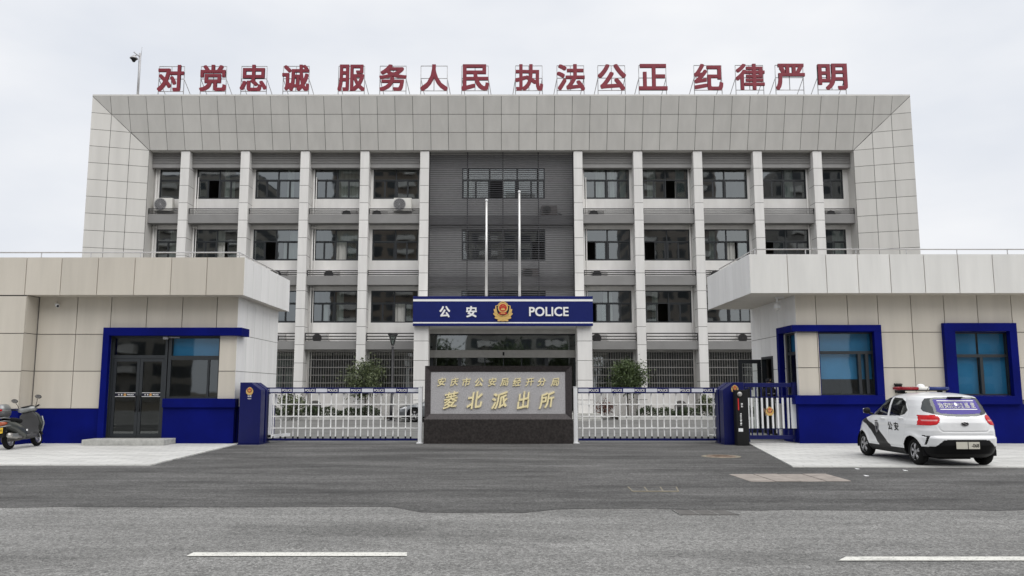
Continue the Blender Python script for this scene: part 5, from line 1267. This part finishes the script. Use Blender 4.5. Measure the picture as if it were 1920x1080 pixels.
    # roof closing disc is tiny; floor pan, wheel wells and cabin
    mb = MB(); z0 = P['FX'][0][0]; mb.box(P['RX'][0][1] + 0.12, P['FX'][0][1] - 0.12, -0.52, 0.52, z0 - 0.02, z0 + 0.06)
    mb.box(P['RX'][0][1] + 0.3, P['RX'][0][1] + 0.75, -0.35, 0.30, z0 - 0.06, z0 - 0.0201)
    for xw in P['xw']:
        for s in (-1, 1): mb.lathe([(ar + 0.005, s * 0.76), (ar + 0.005, s * 0.50), (0, s * 0.499)], (xw, 0, R), 'y', 24, rad(-12), rad(192))
        mb.tube([(xw, -0.6, R), (xw, 0.6, R)], 0.05, 8)
    mb.build('underbody', M['black'], r)
    mb = MB(); mb.box(-1.35, 0.75, -0.62, 0.62, 0.3, 0.62)
    for sx in (0.25, -0.75):
        for s in (-0.34, 0.34): mb.box(sx - 0.32, sx - 0.12, s - 0.24, s + 0.24, 0.6, 1.12); mb.box(sx - 0.29, sx - 0.19, s - 0.12, s + 0.12, 1.13, 1.34)
    mb.box(0.62, 0.95, -0.6, 0.6, 0.6, 0.98); mb.build('seats', M['black'], r, bevel=0.03)
    for xw in P['xw']:
        for s in (-1, 1): wheel(r, xw, s * P['track'], s, R, P.get('spokes', 5))
    return r, pts, Q, body
POL = dict(
    FX=[(.19, 1.58), (.27, 1.72), (.45, 1.80), (.62, 1.80), (.74, 1.75), (.83, 1.64), (.90, 1.48), (.96, 1.28), (1.01, 1.06), (1.04, .95), (1.11, .84), (1.27, .58), (1.42, .30), (1.485, .12), (1.53, -.05), (1.56, -.25), (1.575, -.5)],
    RX=[(.19, -1.60), (.27, -1.73), (.45, -1.83), (.60, -1.84), (.66, -1.80), (.76, -1.80), (.92, -1.79), (1.03, -1.76), (1.1, -1.70), (1.27, -1.60), (1.40, -1.50), (1.46, -1.47), (1.49, -1.36), (1.53, -1.10), (1.56, -.80), (1.575, -.5)],
    B=[(.19, .70), (.27, .77), (.42, .81), (.62, .822), (.8, .815), (.87, .83), (.95, .81), (1.0, .785), (1.06, .77), (1.27, .715), (1.40, .665), (1.475, .605), (1.52, .50), (1.555, .34), (1.575, .02)],
    xw=(1.19, -1.19), track=0.67, sill=0.33, xrear=-1.15, roofz=1.44,
    side_windows=[[(.76, 1.045), (.60, 1.045), (.58, 1.18), (.30, 1.37), (.12, 1.43), (-.13, 1.445), (-.13, 1.03), (.74, 1.02)], [(-.22, 1.03), (-.22, 1.445), (-.60, 1.43), (-.80, 1.36), (-.97, 1.17), (-.88, 1.08), (-.70, 1.04)]],
    rear_window=[(0, 1.05), (.30, 1.06), (.52, 1.10), (.645, 1.155), (.655, 1.21), (.60, 1.36), (.55, 1.43), (.40, 1.455), (0, 1.462)],
    windscreen=[(0, 1.06), (.64, 1.06), (.62, 1.12), (.55, 1.40), (.50, 1.45), (0, 1.47)],
    tail=[(.475, 1.055), (.462, 1.01), (.485, .94), (.54, .885), (.64, .865), (.9, .87), (.9, 1.085), (.76, 1.08), (.58, 1.075)],
    tail_side=[(-1.9, .875), (-1.74, .885), (-1.60, .98), (-1.49, 1.07), (-1.60, 1.085), (-1.9, 1.08)],
    rear_black=[(0, .575), (.38, .57), (.46, .56), (.60, .43), (.9, .40), (.9, 0), (0, 0)],
    slots=[(.665, .645), (.76, .655), (.76, .635), (.715, .625), (.735, .46), (.715, .455), (.69, .60)],
    head=[(1.35, .80), (1.75, .72), (1.72, .83), (1.42, .93), (1.2, .95)],
    seams=[[(.80, 1.0), (.83, .75), (.78, .42)], [(-.175, 1.45), (-.175, 1.0), (-.20, .60), (-.19, .36)], [(-.70, 1.45), (-1.0, 1.2), (-1.0, .95), (-.90, .65), (-.78, .42)], [(.8, .36), (-.75, .36)]],
    rear_seams=[[(0, .735), (.45, .74), (.50, .78), (.53, .875)], [(.50, .93), (.53, .875)], [(0.9, .62), (.55, .66), (0, .66)]],
    stripe=[(1.66, .955), (1.30, .965), (.94, .93), (.56, .82), (.22, .67), (-.02, .51), (-.22, .36), (-.36, .19), (.30, .19), (.32, .33), (.44, .50), (.64, .66), (.92, .79), (1.25, .86), (1.66, .875)],
    lampstrip=[(.50, .985), (.52, .955), (.72, .95), (.72, .98)],
    banner=[(0, 1.10), (.40, 1.12), (.46, 1.16), (.44, 1.415), (0, 1.435)])
car, cpts, cq, cbody = make_car('police_car', 'white police hatchback with red and blue light bar parked before the right gatehouse', 'car', M['carwhite'], POL)
bvh = BVHTree.FromPolygons(cpts.tolist(), cq.tolist())
def onto(mb, ray_dir, off):
    out = []
    for p in mb.v:
        h = bvh.ray_cast(Vector(p), ray_dir)
        out.append(tuple(h[0] - ray_dir * off) if h[0] is not None else p)
    mb.v = out; return mb
def flat_text(s, w, h, bold):
    mb = MB(); text(mb, s, -w / 2, w / 2, -h / 2, h / 2, 0, 0.0, bold); return mb
def rear_text(s, yc, zc, w, h, bold, m, nm, off=0.003):
    mb = flat_text(s, w, h, bold); mb.v = [(-3.0, -p[0] + yc, p[2] + zc) for p in mb.v]; onto(mb, Vector((1, 0, 0)), off); return mb.build(nm, m, car)
def left_text(s, xc, zc, w, h, bold, m, nm):
    mb = flat_text(s, w, h, bold); mb.v = [(-p[0] + xc, 3.0, p[2] + zc) for p in mb.v]; onto(mb, Vector((0, -1, 0)), 0.004); return mb.build(nm, m, car)
def flip(o):
    o.data.flip_normals(); return o
left_text('公', -0.32, 0.80, 0.20, 0.19, 0.022, M['stripe'], 'lettering'); left_text('安', -0.60, 0.80, 0.20, 0.19, 0.022, M['stripe'], 'lettering')
for s, yc, w_, h_, zc in (('治', .345, .085, .10, 1.29), ('安', .235, .085, .10, 1.29), ('经开', .135, .09, .055, 1.31), ('公安', -.055, .10, .055, 1.31), ('POLICE', .035, .27, .035, 1.247), ('巡', -.185, .085, .10, 1.29), ('逻', -.315, .085, .10, 1.29)):
    rear_text(s, yc, zc, w_ * 1.1, h_ * 1.12, 0.03, M['letterwhite'], 'lettering', 0.004)
for zc in (1.385, 1.205):
    mb = MB(); n = 24
    for k in range(n):
        a, b = -.38 + .76 * k / n, -.38 + .76 * (k + 1) / n; mb.quad((-3, b, zc - .008), (-3, a, zc - .008), (-3, a, zc + .008), (-3, b, zc + .008))
    onto(mb, Vector((1, 0, 0)), 0.004); mb.build('white_line', M['letterwhite'], car)
# badge on the banner and on the door
mb = MB(); mb.v = []; mb.add([(-3, 0.035 + .035 * math.cos(6.283 * k / 16), 1.31 + .035 * math.sin(6.283 * k / 16)) for k in range(16)], [tuple(range(16))]); onto(mb, Vector((1, 0, 0)), 0.004); mb.build('round_badge', M['letterwhite'], car)
def left_poly(poly, m, nm, off):
    mb = MB(); mb.add([(p[0], 3.0, p[1]) for p in poly], [tuple(range(len(poly)))]); onto(mb, Vector((0, -1, 0)), off); return mb.build(nm, m, car)
sh = [(0, .14), (.05, .12), (.085, .13), (.08, -.02), (.05, -.11), (0, -.15), (-.05, -.11), (-.08, -.02), (-.085, .13), (-.05, .12)]
bx, bz = 0.33, 0.755
left_poly([(bx + p[0] * 1.05, bz + p[1] * 1.12) for p in sh], M['stripe'], 'door_shield', 0.004); left_poly([(bx + p[0] * .86, bz - .02 + p[1] * .86) for p in sh], M['rim'], 'door_shield', 0.007)
left_poly([(bx + p[0] * .5, bz - .01 + p[1] * .5) for p in sh], M['navyp'], 'door_shield', 0.010)
# plate, emblem, brake lamp, handles, mirrors, light bar
mb = MB(); mb.box(-1.862, -1.852, -0.235, 0.235, .385, .53); pl_ = mb.build('number_plate', mat('plate_white', (0.62, 0.60, 0.52), 0.5), car)
mb = MB(); mb.box(-1.866, -1.8625, -0.006, 0.006, .385, .53); tm = flat_text('-068', .15, .075, 0.015)
mb.add([(-1.864, -p[0] - .145, p[2] + .455) for p in tm.v], tm.f); mb.build('lettering', M['black'], pl_)
mb = MB(); mb.add([(-3, .075 * math.cos(6.283 * k / 24), .905 + .042 * math.sin(6.283 * k / 24)) for k in range(24)], [tuple(range(24))]); onto(mb, Vector((1, 0, 0)), .012); mb.build('maker_emblem', M['black'], car)
mb = MB()
for k in range(24):
    a, b = 6.283 * k / 24, 6.283 * (k + 1) / 24
    mb.quad(*[(-3, q * .078 * math.cos(t), .905 + q * .045 * math.sin(t)) for q, t in ((1, a), (1, b), (.8, b), (.8, a))])
mb.add([(-3, p[0], .905 + p[1]) for p in ((-.05, -.008), (-.035, -.024), (.05, .008), (.035, .024))], [(0, 1, 2, 3)])
onto(mb, Vector((1, 0, 0)), .016); mb.build('maker_emblem', M['chrome'], car)
mb = MB(); mb.box(-1.53, -1.47, -.15, .15, 1.445, 1.472); mb.build('brake_lamp', M['stripe'], car, bevel=0.008)
mb = MB(); mb.box(-1.56, -1.2, -.56, .56, 1.474, 1.486); 
for (xh, zh) in ((0.02, 0.955), (-0.80, 0.985)):
    for s in (-1, 1):
        y0 = 0.80 if zh < 0.97 else 0.79
        mb = MB(); mb.tube([(xh + .10, s * (y0 + .012), zh), (xh + .05, s * (y0 + .045), zh + .006), (xh - .06, s * (y0 + .045), zh + .006), (xh - .10, s * (y0 + .012), zh)], [.016, .02, .02, .014], 10); mb.build('door_handle', M['carwhite'], car)
for s in (-1, 1):
    mb = MB(); mb.tube([(.66, s * .74, 1.04), (.66, s * .82, 1.06)], .025, 8); mb.loft([[(.66 + k[0], s * (.83 + .05 * 0 + t), 1.12 + k[1]) for k in [(.05 * f_ * math.cos(a), .075 * f_ * math.sin(a)) for a in [6.283 * q / 12 for q in range(12)]]] for t, f_ in ((-.02, .7), (.01, 1), (.07, 1), (.12, .6))]); mr = mb.build('mirror', M['black'], car)
    mb = MB(); mb.box(.70, .725, s * .82, s * .94, 1.065, 1.175); mb.build('mirror_cover', M['carwhite'], mr, bevel=0.01)
lb = None; xl = -0.15
def bar(y0, y1, m, nm, zt=1.692, rx=.15, parent=None):
    mb = MB(); n = 14; rings = []
    for q in (0, 1):
        yy = y0 if q == 0 else y1; rings.append([(xl + rx * math.copysign(abs(math.cos(a)) ** .6, math.cos(a)), yy, (zt + 1.61) / 2 + (zt - 1.61) / 2 * math.copysign(abs(math.sin(a)) ** .6, math.sin(a))) for a in [6.283 * k / n for k in range(n)]])
    if nm == 'end': pass
    mb.loft(rings); return mb.build(nm, m, parent or car, fix=True)
mb = MB(); mb.box(xl - .13, xl + .13, -.52, .52, 1.595, 1.613)
for s in (-1, 1): mb.box(xl - .03, xl + .03, s * .42 - .05, s * .42 + .05, 1.53, 1.595); mb.box(xl - .05, xl + .05, s * .42 - .08, s * .42 + .08, 1.535, 1.56)
lbb = mb.build('light_bar', M['black'], car)
bar(.12, .54, M['redlens'], 'red_lens', parent=lbb); bar(-.60 + .06, -.12, M['bluelamp'], 'blue_lens', parent=lbb); bar(-.118, .118, M['acwhite'], 'white_centre', 1.695, .145, lbb)
for (y0, y1, m, nm) in ((.54, .60, M['redlens'], 'red_lens'), (-.54, -.60, M['bluelamp'], 'blue_lens')):
    mb = MB(); rings = []
    for t in (0, .5, .85, 1): 
        f_ = math.sqrt(max(0.02, 1 - t * t)); rings.append([(xl + .15 * f_ * math.copysign(abs(math.cos(a)) ** .6, math.cos(a)), y0 + (y1 - y0) * t, 1.651 + .041 * f_ * math.copysign(abs(math.sin(a)) ** .6, math.sin(a))) for a in [6.283 * k / 14 for k in range(14)]])
    mb.loft(rings); mb.build(nm, m, lbb, fix=True)
mb = MB(); mb.lathe([(.085, 0), (.08, .03), (.05, .055), (0, .065)], (xl, -.0, 1.692), n=18); mb.build('beacon', M['white'], lbb)
mb = MB(); mb.tube([(-.35, 0.0, 1.565), (-.52, 0, 1.70)], .006, 6); mb.build('aerial', M['black'], car)
mb = MB(); mb.box(-1.845, -1.80, .60, .69, .80, .86); 
car.scale = (1.0, 1.01, 0.97); car.location = (9.52, 18.45, 0.03); car.rotation_euler = (0, 0, rad(90))
# grey car in the courtyard, its front half showing beside the sign wall
PRK = dict(
    FX=[(.2, 2.05), (.3, 2.22), (.5, 2.30), (.66, 2.27), (.76, 2.12), (.84, 1.85), (.92, 1.45), (.97, 1.12), (1.02, .98), (1.2, .58), (1.35, .2), (1.42, -.05), (1.455, -.4)],
    RX=[(.2, -1.95), (.3, -2.1), (.5, -2.2), (.7, -2.2), (.9, -2.14), (1.0, -2.0), (1.03, -1.75), (1.2, -1.25), (1.35, -.95), (1.42, -.75), (1.455, -.4)],
    B=[(.2, .78), (.3, .86), (.5, .9), (.8, .9), (.95, .86), (1.02, .80), (1.2, .70), (1.35, .62), (1.42, .5), (1.455, .02)],
    res=(150, 300), xw=(1.38, -1.30), track=0.79, sill=0.27, xrear=-1.2, roofz=1.33, R=0.34,
    side_windows=[[(.70, 1.03), (.15, 1.34), (-.22, 1.35), (-.22, 1.02)], [(-.30, 1.02), (-.30, 1.35), (-.8, 1.32), (-1.2, 1.08), (-1.1, 1.03)]],
    rear_window=[(0, 1.06), (.6, 1.06), (.5, 1.36), (0, 1.38)], windscreen=[(0, 1.05), (.66, 1.05), (.52, 1.38), (0, 1.40)],
    head=[(1.75, .70), (2.2, .62), (2.15, .74), (1.8, .84)],
    seams=[[(.85, .98), (.88, .3)], [(-.26, 1.36), (-.28, .3)], [(-1.2, 1.0), (-1.05, .3)]])
c2, *_ = make_car('parked_car', 'grey car parked in the courtyard, its front wheel showing left of the granite sign wall', 'car', M['parkpaint'], PRK)
xw2 = at(777, 780, 40.2)[0]
c2.location = (xw2 + 1.38, 41.0, 0.004); c2.rotation_euler = (0, 0, rad(180))

# ================================================================== scooter
sc = thing('scooter', 'grey green motor scooter with a top box and yellow plate parked at the left gatehouse', 'scooter', (0, 0, 0))
def ell(xc, zc, ry, rz, y=0, n=18, p=2.6, tilt=0.0):
    o = []
    for k in range(n):
        a = 6.28318 * k / n; c, s = math.cos(a), math.sin(a)
        yy = ry * math.copysign(abs(c) ** (2 / p), c); z_ = rz * math.copysign(abs(s) ** (2 / p), s); o.append((xc + tilt * z_, y + yy, zc + z_))
    return o
def swheel(x, nm):
    R = .235; mb = MB(); mb.lathe([(.15, -.05), (.21, -.055), (R - .006, -.035), (R, 0), (R - .006, .035), (.21, .055), (.15, .05)], (x, 0, R), 'y', 32); w_ = mb.build(nm, M['tyre'], sc)
    mb = MB(); mb.lathe([(.152, -.045), (.13, -.02), (.05, -.03), (.03, -.06), (.03, .06), (.05, .03), (.13, .02), (.152, .045)], (x, 0, R), 'y', 24)
    mb.build('rim', M['rim'], w_)
swheel(-.66, 'rear_wheel'); swheel(.66, 'front_wheel')
mb = MB(); mb.loft([ell(-.98, .66, .05, .03), ell(-.93, .66, .13, .075), ell(-.75, .63, .18, .115), ell(-.5, .58, .19, .15), ell(-.25, .50, .175, .19), ell(-.08, .40, .165, .17), ell(.02, .34, .15, .10)]); mb.build('tail_body', M['scgreen'], sc)
mb = MB(); mb.loft([ell(-.05, .31, .17, .06), ell(.15, .28, .18, .05), ell(.38, .28, .18, .055), ell(.5, .33, .16, .08)]); mb.build('footboard', M['scgrey'], sc)
mb = MB(); mb.loft([ell(.44, .34, .18, .09, tilt=.1), ell(.46, .50, .235, .10, tilt=.1), ell(.42, .68, .265, .12, tilt=-.2), ell(.38, .84, .235, .09, tilt=-.3), ell(.37, .94, .14, .04, tilt=-.3)], smooth=True); mb.build('leg_shield', M['scgrey'], sc)
mb = MB(); mb.loft([ell(.60, .36, .09, .05), ell(.66, .50, .19, .10), ell(.63, .68, .25, .13), ell(.54, .84, .22, .10), ell(.47, .95, .12, .04)]); mb.build('front_fairing', M['scgreen'], sc)
mb = MB()
for s in (-1, 1): mb.tube([(.60, s * .20, .38), (.69, s * .24, .60), (.60, s * .265, .80)], [.02, .028, .018], 8)
mb.build('edge_trim', M['scsilver'], sc)
mb = MB(); mb.lathe([(.255, -.075), (.27, 0), (.255, .075)], (.66, 0, .235), 'y', 20, rad(15), rad(175)); mb.tube([(.66, .085, .235), (.55, .085, .62)], .025, 8); mb.tube([(.66, -.085, .235), (.55, -.085, .62)], .025, 8); mb.build('front_mudguard', M['scgrey'], sc)
mb = MB(); mb.loft([ell(-.82, .77, .10, .03), ell(-.7, .78, .15, .06), ell(-.4, .76, .165, .065), ell(-.15, .72, .14, .06), ell(-.08, .70, .08, .03)]); mb.build('seat', M['black'], sc)
mb = MB(); mb.loft([ell(.30, 1.02, .10, .05), ell(.34, 1.04, .24, .075), ell(.44, 1.03, .25, .085), ell(.54, 1.0, .16, .06)]); cw = mb.build('handlebar_cowl', M['scsilver'], sc)
mb = MB(); mb.loft([ell(.31, 1.105, .08, .012), ell(.37, 1.12, .17, .02), ell(.47, 1.105, .17, .02), ell(.52, 1.08, .08, .012)]); mb.build('instrument_panel', M['black'], cw)
mb = MB(); mb.tube([(.44, 0, .9), (.38, 0, 1.03)], .035, 10); mb.tube([(.38, -.2, 1.06), (.30, -.37, 1.10)], .016, 8); mb.tube([(.38, .2, 1.06), (.30, .37, 1.10)], .016, 8); hb = mb.build('handlebar', M['rail'], sc)
for s in (-1, 1):
    mb = MB(); mb.tube([(.335, s * .29, 1.08), (.295, s * .385, 1.103)], .021, 10); mb.build('grip', M['black'], hb)
    mb = MB(); mb.tube([(.40, s * .27, 1.08), (.40, s * .36, 1.085)], .008, 6); mb.build('brake_lever', M['scsilver'], hb)
    mb = MB(); mb.tube([(.40, s * .22, 1.08), (.42, s * .27, 1.20), (.40, s * .30, 1.28)], .008, 6); mr = mb.build('mirror', M['black'], sc)
    mb = MB(); mb.loft([[(.40 + t, s * .33 + .085 * f_ * math.cos(a) + .03 * math.sin(a), 1.34 + .062 * f_ * math.sin(a)) for a in [6.28318 * k / 16 for k in range(16)]] for t, f_ in ((0, .95), (.012, 1), (.035, .7))]); mb.build('mirror_housing', M['black'], mr)
    mb = MB(); mb.add([(.398, s * .33 + .075 * math.cos(a) + .026 * math.sin(a), 1.34 + .053 * math.sin(a)) for a in [6.28318 * k / 16 for k in range(16)]], [tuple(range(16))]); mb.build('mirror_glass', M['chrome'], mr)
def rbox_ring(z, x0, x1, w_, n=24, p=4.5):
    o = []
    for k in range(n):
        a = 6.28318 * k / n; c, s = math.cos(a), math.sin(a); o.append(((x0 + x1) / 2 + (x1 - x0) / 2 * math.copysign(abs(c) ** (2 / p), c), w_ * math.copysign(abs(s) ** (2 / p), s), z))
    return o
mb = MB(); mb.loft([rbox_ring(.86, -1.02, -.70, .16), rbox_ring(.88, -1.07, -.68, .20), rbox_ring(.98, -1.09, -.66, .215)]); bxo = mb.build('top_box', M['scgrey'], sc)
mb = MB(); mb.loft([rbox_ring(.985, -1.09, -.66, .215), rbox_ring(1.10, -1.07, -.67, .21), rbox_ring(1.17, -1.02, -.70, .17), rbox_ring(1.19, -.97, -.74, .12)]); mb.build('lid', M['scsilver'], bxo)
mb = MB(); mb.box(-1.10, -1.065, -.17, .17, 1.0, 1.05); mb.build('reflector', M['redlamp'], bxo, bevel=0.008)
mb = MB(); mb.tube([(-.75, .16, .80), (-1.0, .15, .83), (-1.05, 0, .84), (-1.0, -.15, .83), (-.75, -.16, .80)], .016, 8); mb.box(-1.0, -.72, -.14, .14, .835, .86); mb.build('luggage_rack', M['scsilver'], sc)
mb = MB(); mb.loft([ell(-1.03, .68, .12, .05), ell(-.98, .68, .17, .065), ell(-.90, .68, .175, .05)]); mb.build('tail_lamp', M['amber'], sc)
mb = MB(); mb.tube([(-.80, -.185, .72), (-1.0, -.16, .74), (-1.04, 0, .745), (-1.0, .16, .74), (-.80, .185, .72)], .012, 8); mb.tube([(-.8, -.19, .61), (-1.0, -.165, .60), (-1.05, 0, .60), (-1.0, .165, .60), (-.8, .19, .61)], .014, 8); mb.build('chrome_trim', M['scsilver'], sc)
mb = MB(); mb.prism([(-.90, .60), (-1.0, .60), (-1.07, .34), (-1.03, .32), (-.93, .40)], 'y', -.11, .11); mb.build('rear_mudguard', M['black'], sc)
mb = MB(); mb.add([(-1.035, .115, .575), (-1.035, -.115, .575), (-1.085, -.115, .43), (-1.085, .115, .43), (-1.027, .115, .575), (-1.027, -.115, .575), (-1.077, -.115, .43), (-1.077, .115, .43)], [(0, 1, 2, 3), (7, 6, 5, 4), (0, 4, 5, 1), (1, 5, 6, 2), (2, 6, 7, 3), (3, 7, 4, 0)])
np_ = mb.build('number_plate', M['yellow'], sc); tm = flat_text('Q4U075', .19, .065, 0.01); mb = MB()
mb.add([(-1.064 + (p[2]) * .345, -p[0], .50 + p[2]) for p in tm.v], tm.f); mb.build('lettering', M['black'], np_)
mb = MB(); mb.tube([(-.35, -.17, .28), (-.55, -.19, .30), (-.62, -.195, .305), (-.95, -.20, .35), (-1.0, -.20, .357)], [.025, .04, .065, .07, .05], 14); ex = mb.build('exhaust', M['steel'], sc)
mb = MB(); mb.box(-.9, -.65, -.272, -.262, .29, .38); mb.build('heat_shield', M['scsilver'], ex, bevel=0.004)
mb = MB(); mb.loft([ell(-.75, .27, .10, .09, .05), ell(-.45, .30, .14, .11, .03), ell(-.15, .30, .12, .09, 0)]); mb.build('engine', M['grate'], sc)
mb = MB(); mb.tube([(-.3, .12, .26), (-.22, .2, .06), (-.24, .24, .02)], .015, 8); mb.tube([(-.34, .06, .24), (-.36, .12, .03)], .014, 8); mb.build('kick_stand', M['rail'], sc)
mb = MB(); mb.box(-.10, -.02, -.181, -.176, .43, .48); mb.build('label_sticker', M['white'], sc)
xs_, ys__ = ground(21, 845)
sc.location = (xs_ - 0.06, ys__ + 0.66, 0.034); sc.rotation_euler = (rad(-11), 0, rad(91))

# ================================================================== the town behind the viewer, mirrored in the windows
def tower_mat(name, wall, wx, wz):
    m, t, b = new_mat(name); b.inputs['Roughness'].default_value = 0.8
    br = t.nodes.new('ShaderNodeTexBrick'); br.offset = 0; br.inputs['Scale'].default_value = 1; br.inputs['Brick Width'].default_value = wx; br.inputs['Row Height'].default_value = wz
    br.inputs['Mortar Size'].default_value = 0.62; br.inputs['Color1'].default_value = (0.05, 0.06, 0.07, 1); br.inputs['Color2'].default_value = (0.12, 0.13, 0.14, 1); br.inputs['Mortar'].default_value = (*wall, 1)
    mpn = t.nodes.new('ShaderNodeMapping'); mpn.inputs['Rotation'].default_value = (rad(-90), 0, 0)
    t.links.new(t.nodes.new('ShaderNodeNewGeometry').outputs['Position'], mpn.inputs[0]); t.links.new(mpn.outputs[0], br.inputs['Vector']); t.links.new(br.outputs[0], b.inputs['Base Color'])
    return m
TW = [(-62, -75, 24, 46, (0.36, 0.34, 0.31), 'pale grey apartment tower across the road, leftmost'), (-27, -85, 20, 62, (0.30, 0.25, 0.21), 'brown apartment tower across the road'), (4, -70, 22, 38, (0.38, 0.37, 0.34), 'cream apartment block straight across the road'),
      (38, -88, 20, 64, (0.33, 0.29, 0.26), 'tall sandy apartment tower across the road'), (70, -78, 24, 48, (0.36, 0.35, 0.34), 'grey apartment tower across the road, rightmost')]
for (X, Y, w_, h, colr, lab) in TW:
    r = thing('apartment_tower', lab, 'building', (X, Y, 0)); mb = MB(); mb.box(X - w_ / 2, X + w_ / 2, Y - 7, Y + 7, -0.03, h); mb.build('wall', tower_mat('tower_' + str(int(X + 100)), colr, 3.2, 3.0), r)
    for k in (-0.3, 0.3):
        mb = MB()
        for z in range(4, int(h) - 2, 3): mb.box(X + k * w_ - 2, X + k * w_ + 2, Y + 7.001, Y + 8.2, z - 0.1, z + 1.0)
        mb.build('balcony_stack', M['wall'], r)
    mb = MB(); mb.box(X - 3, X + 3, Y - 3, Y + 3, h, h + 4); mb.build('roof_hut', M['wall'], r)
for (X, Y, lab) in ((-9, -24, 'broad street tree across the road, left of the crossing'), (1, -26, 'broad street tree straight across the road'), (10, -23, 'broad street tree across the road, right of the crossing')):
    tree('street_tree', lab, 'tree', X, Y, -0.03, 3.0, 8.5, 3.2, 2500, 'leaf', 0.3, 0.18, clumps=40)
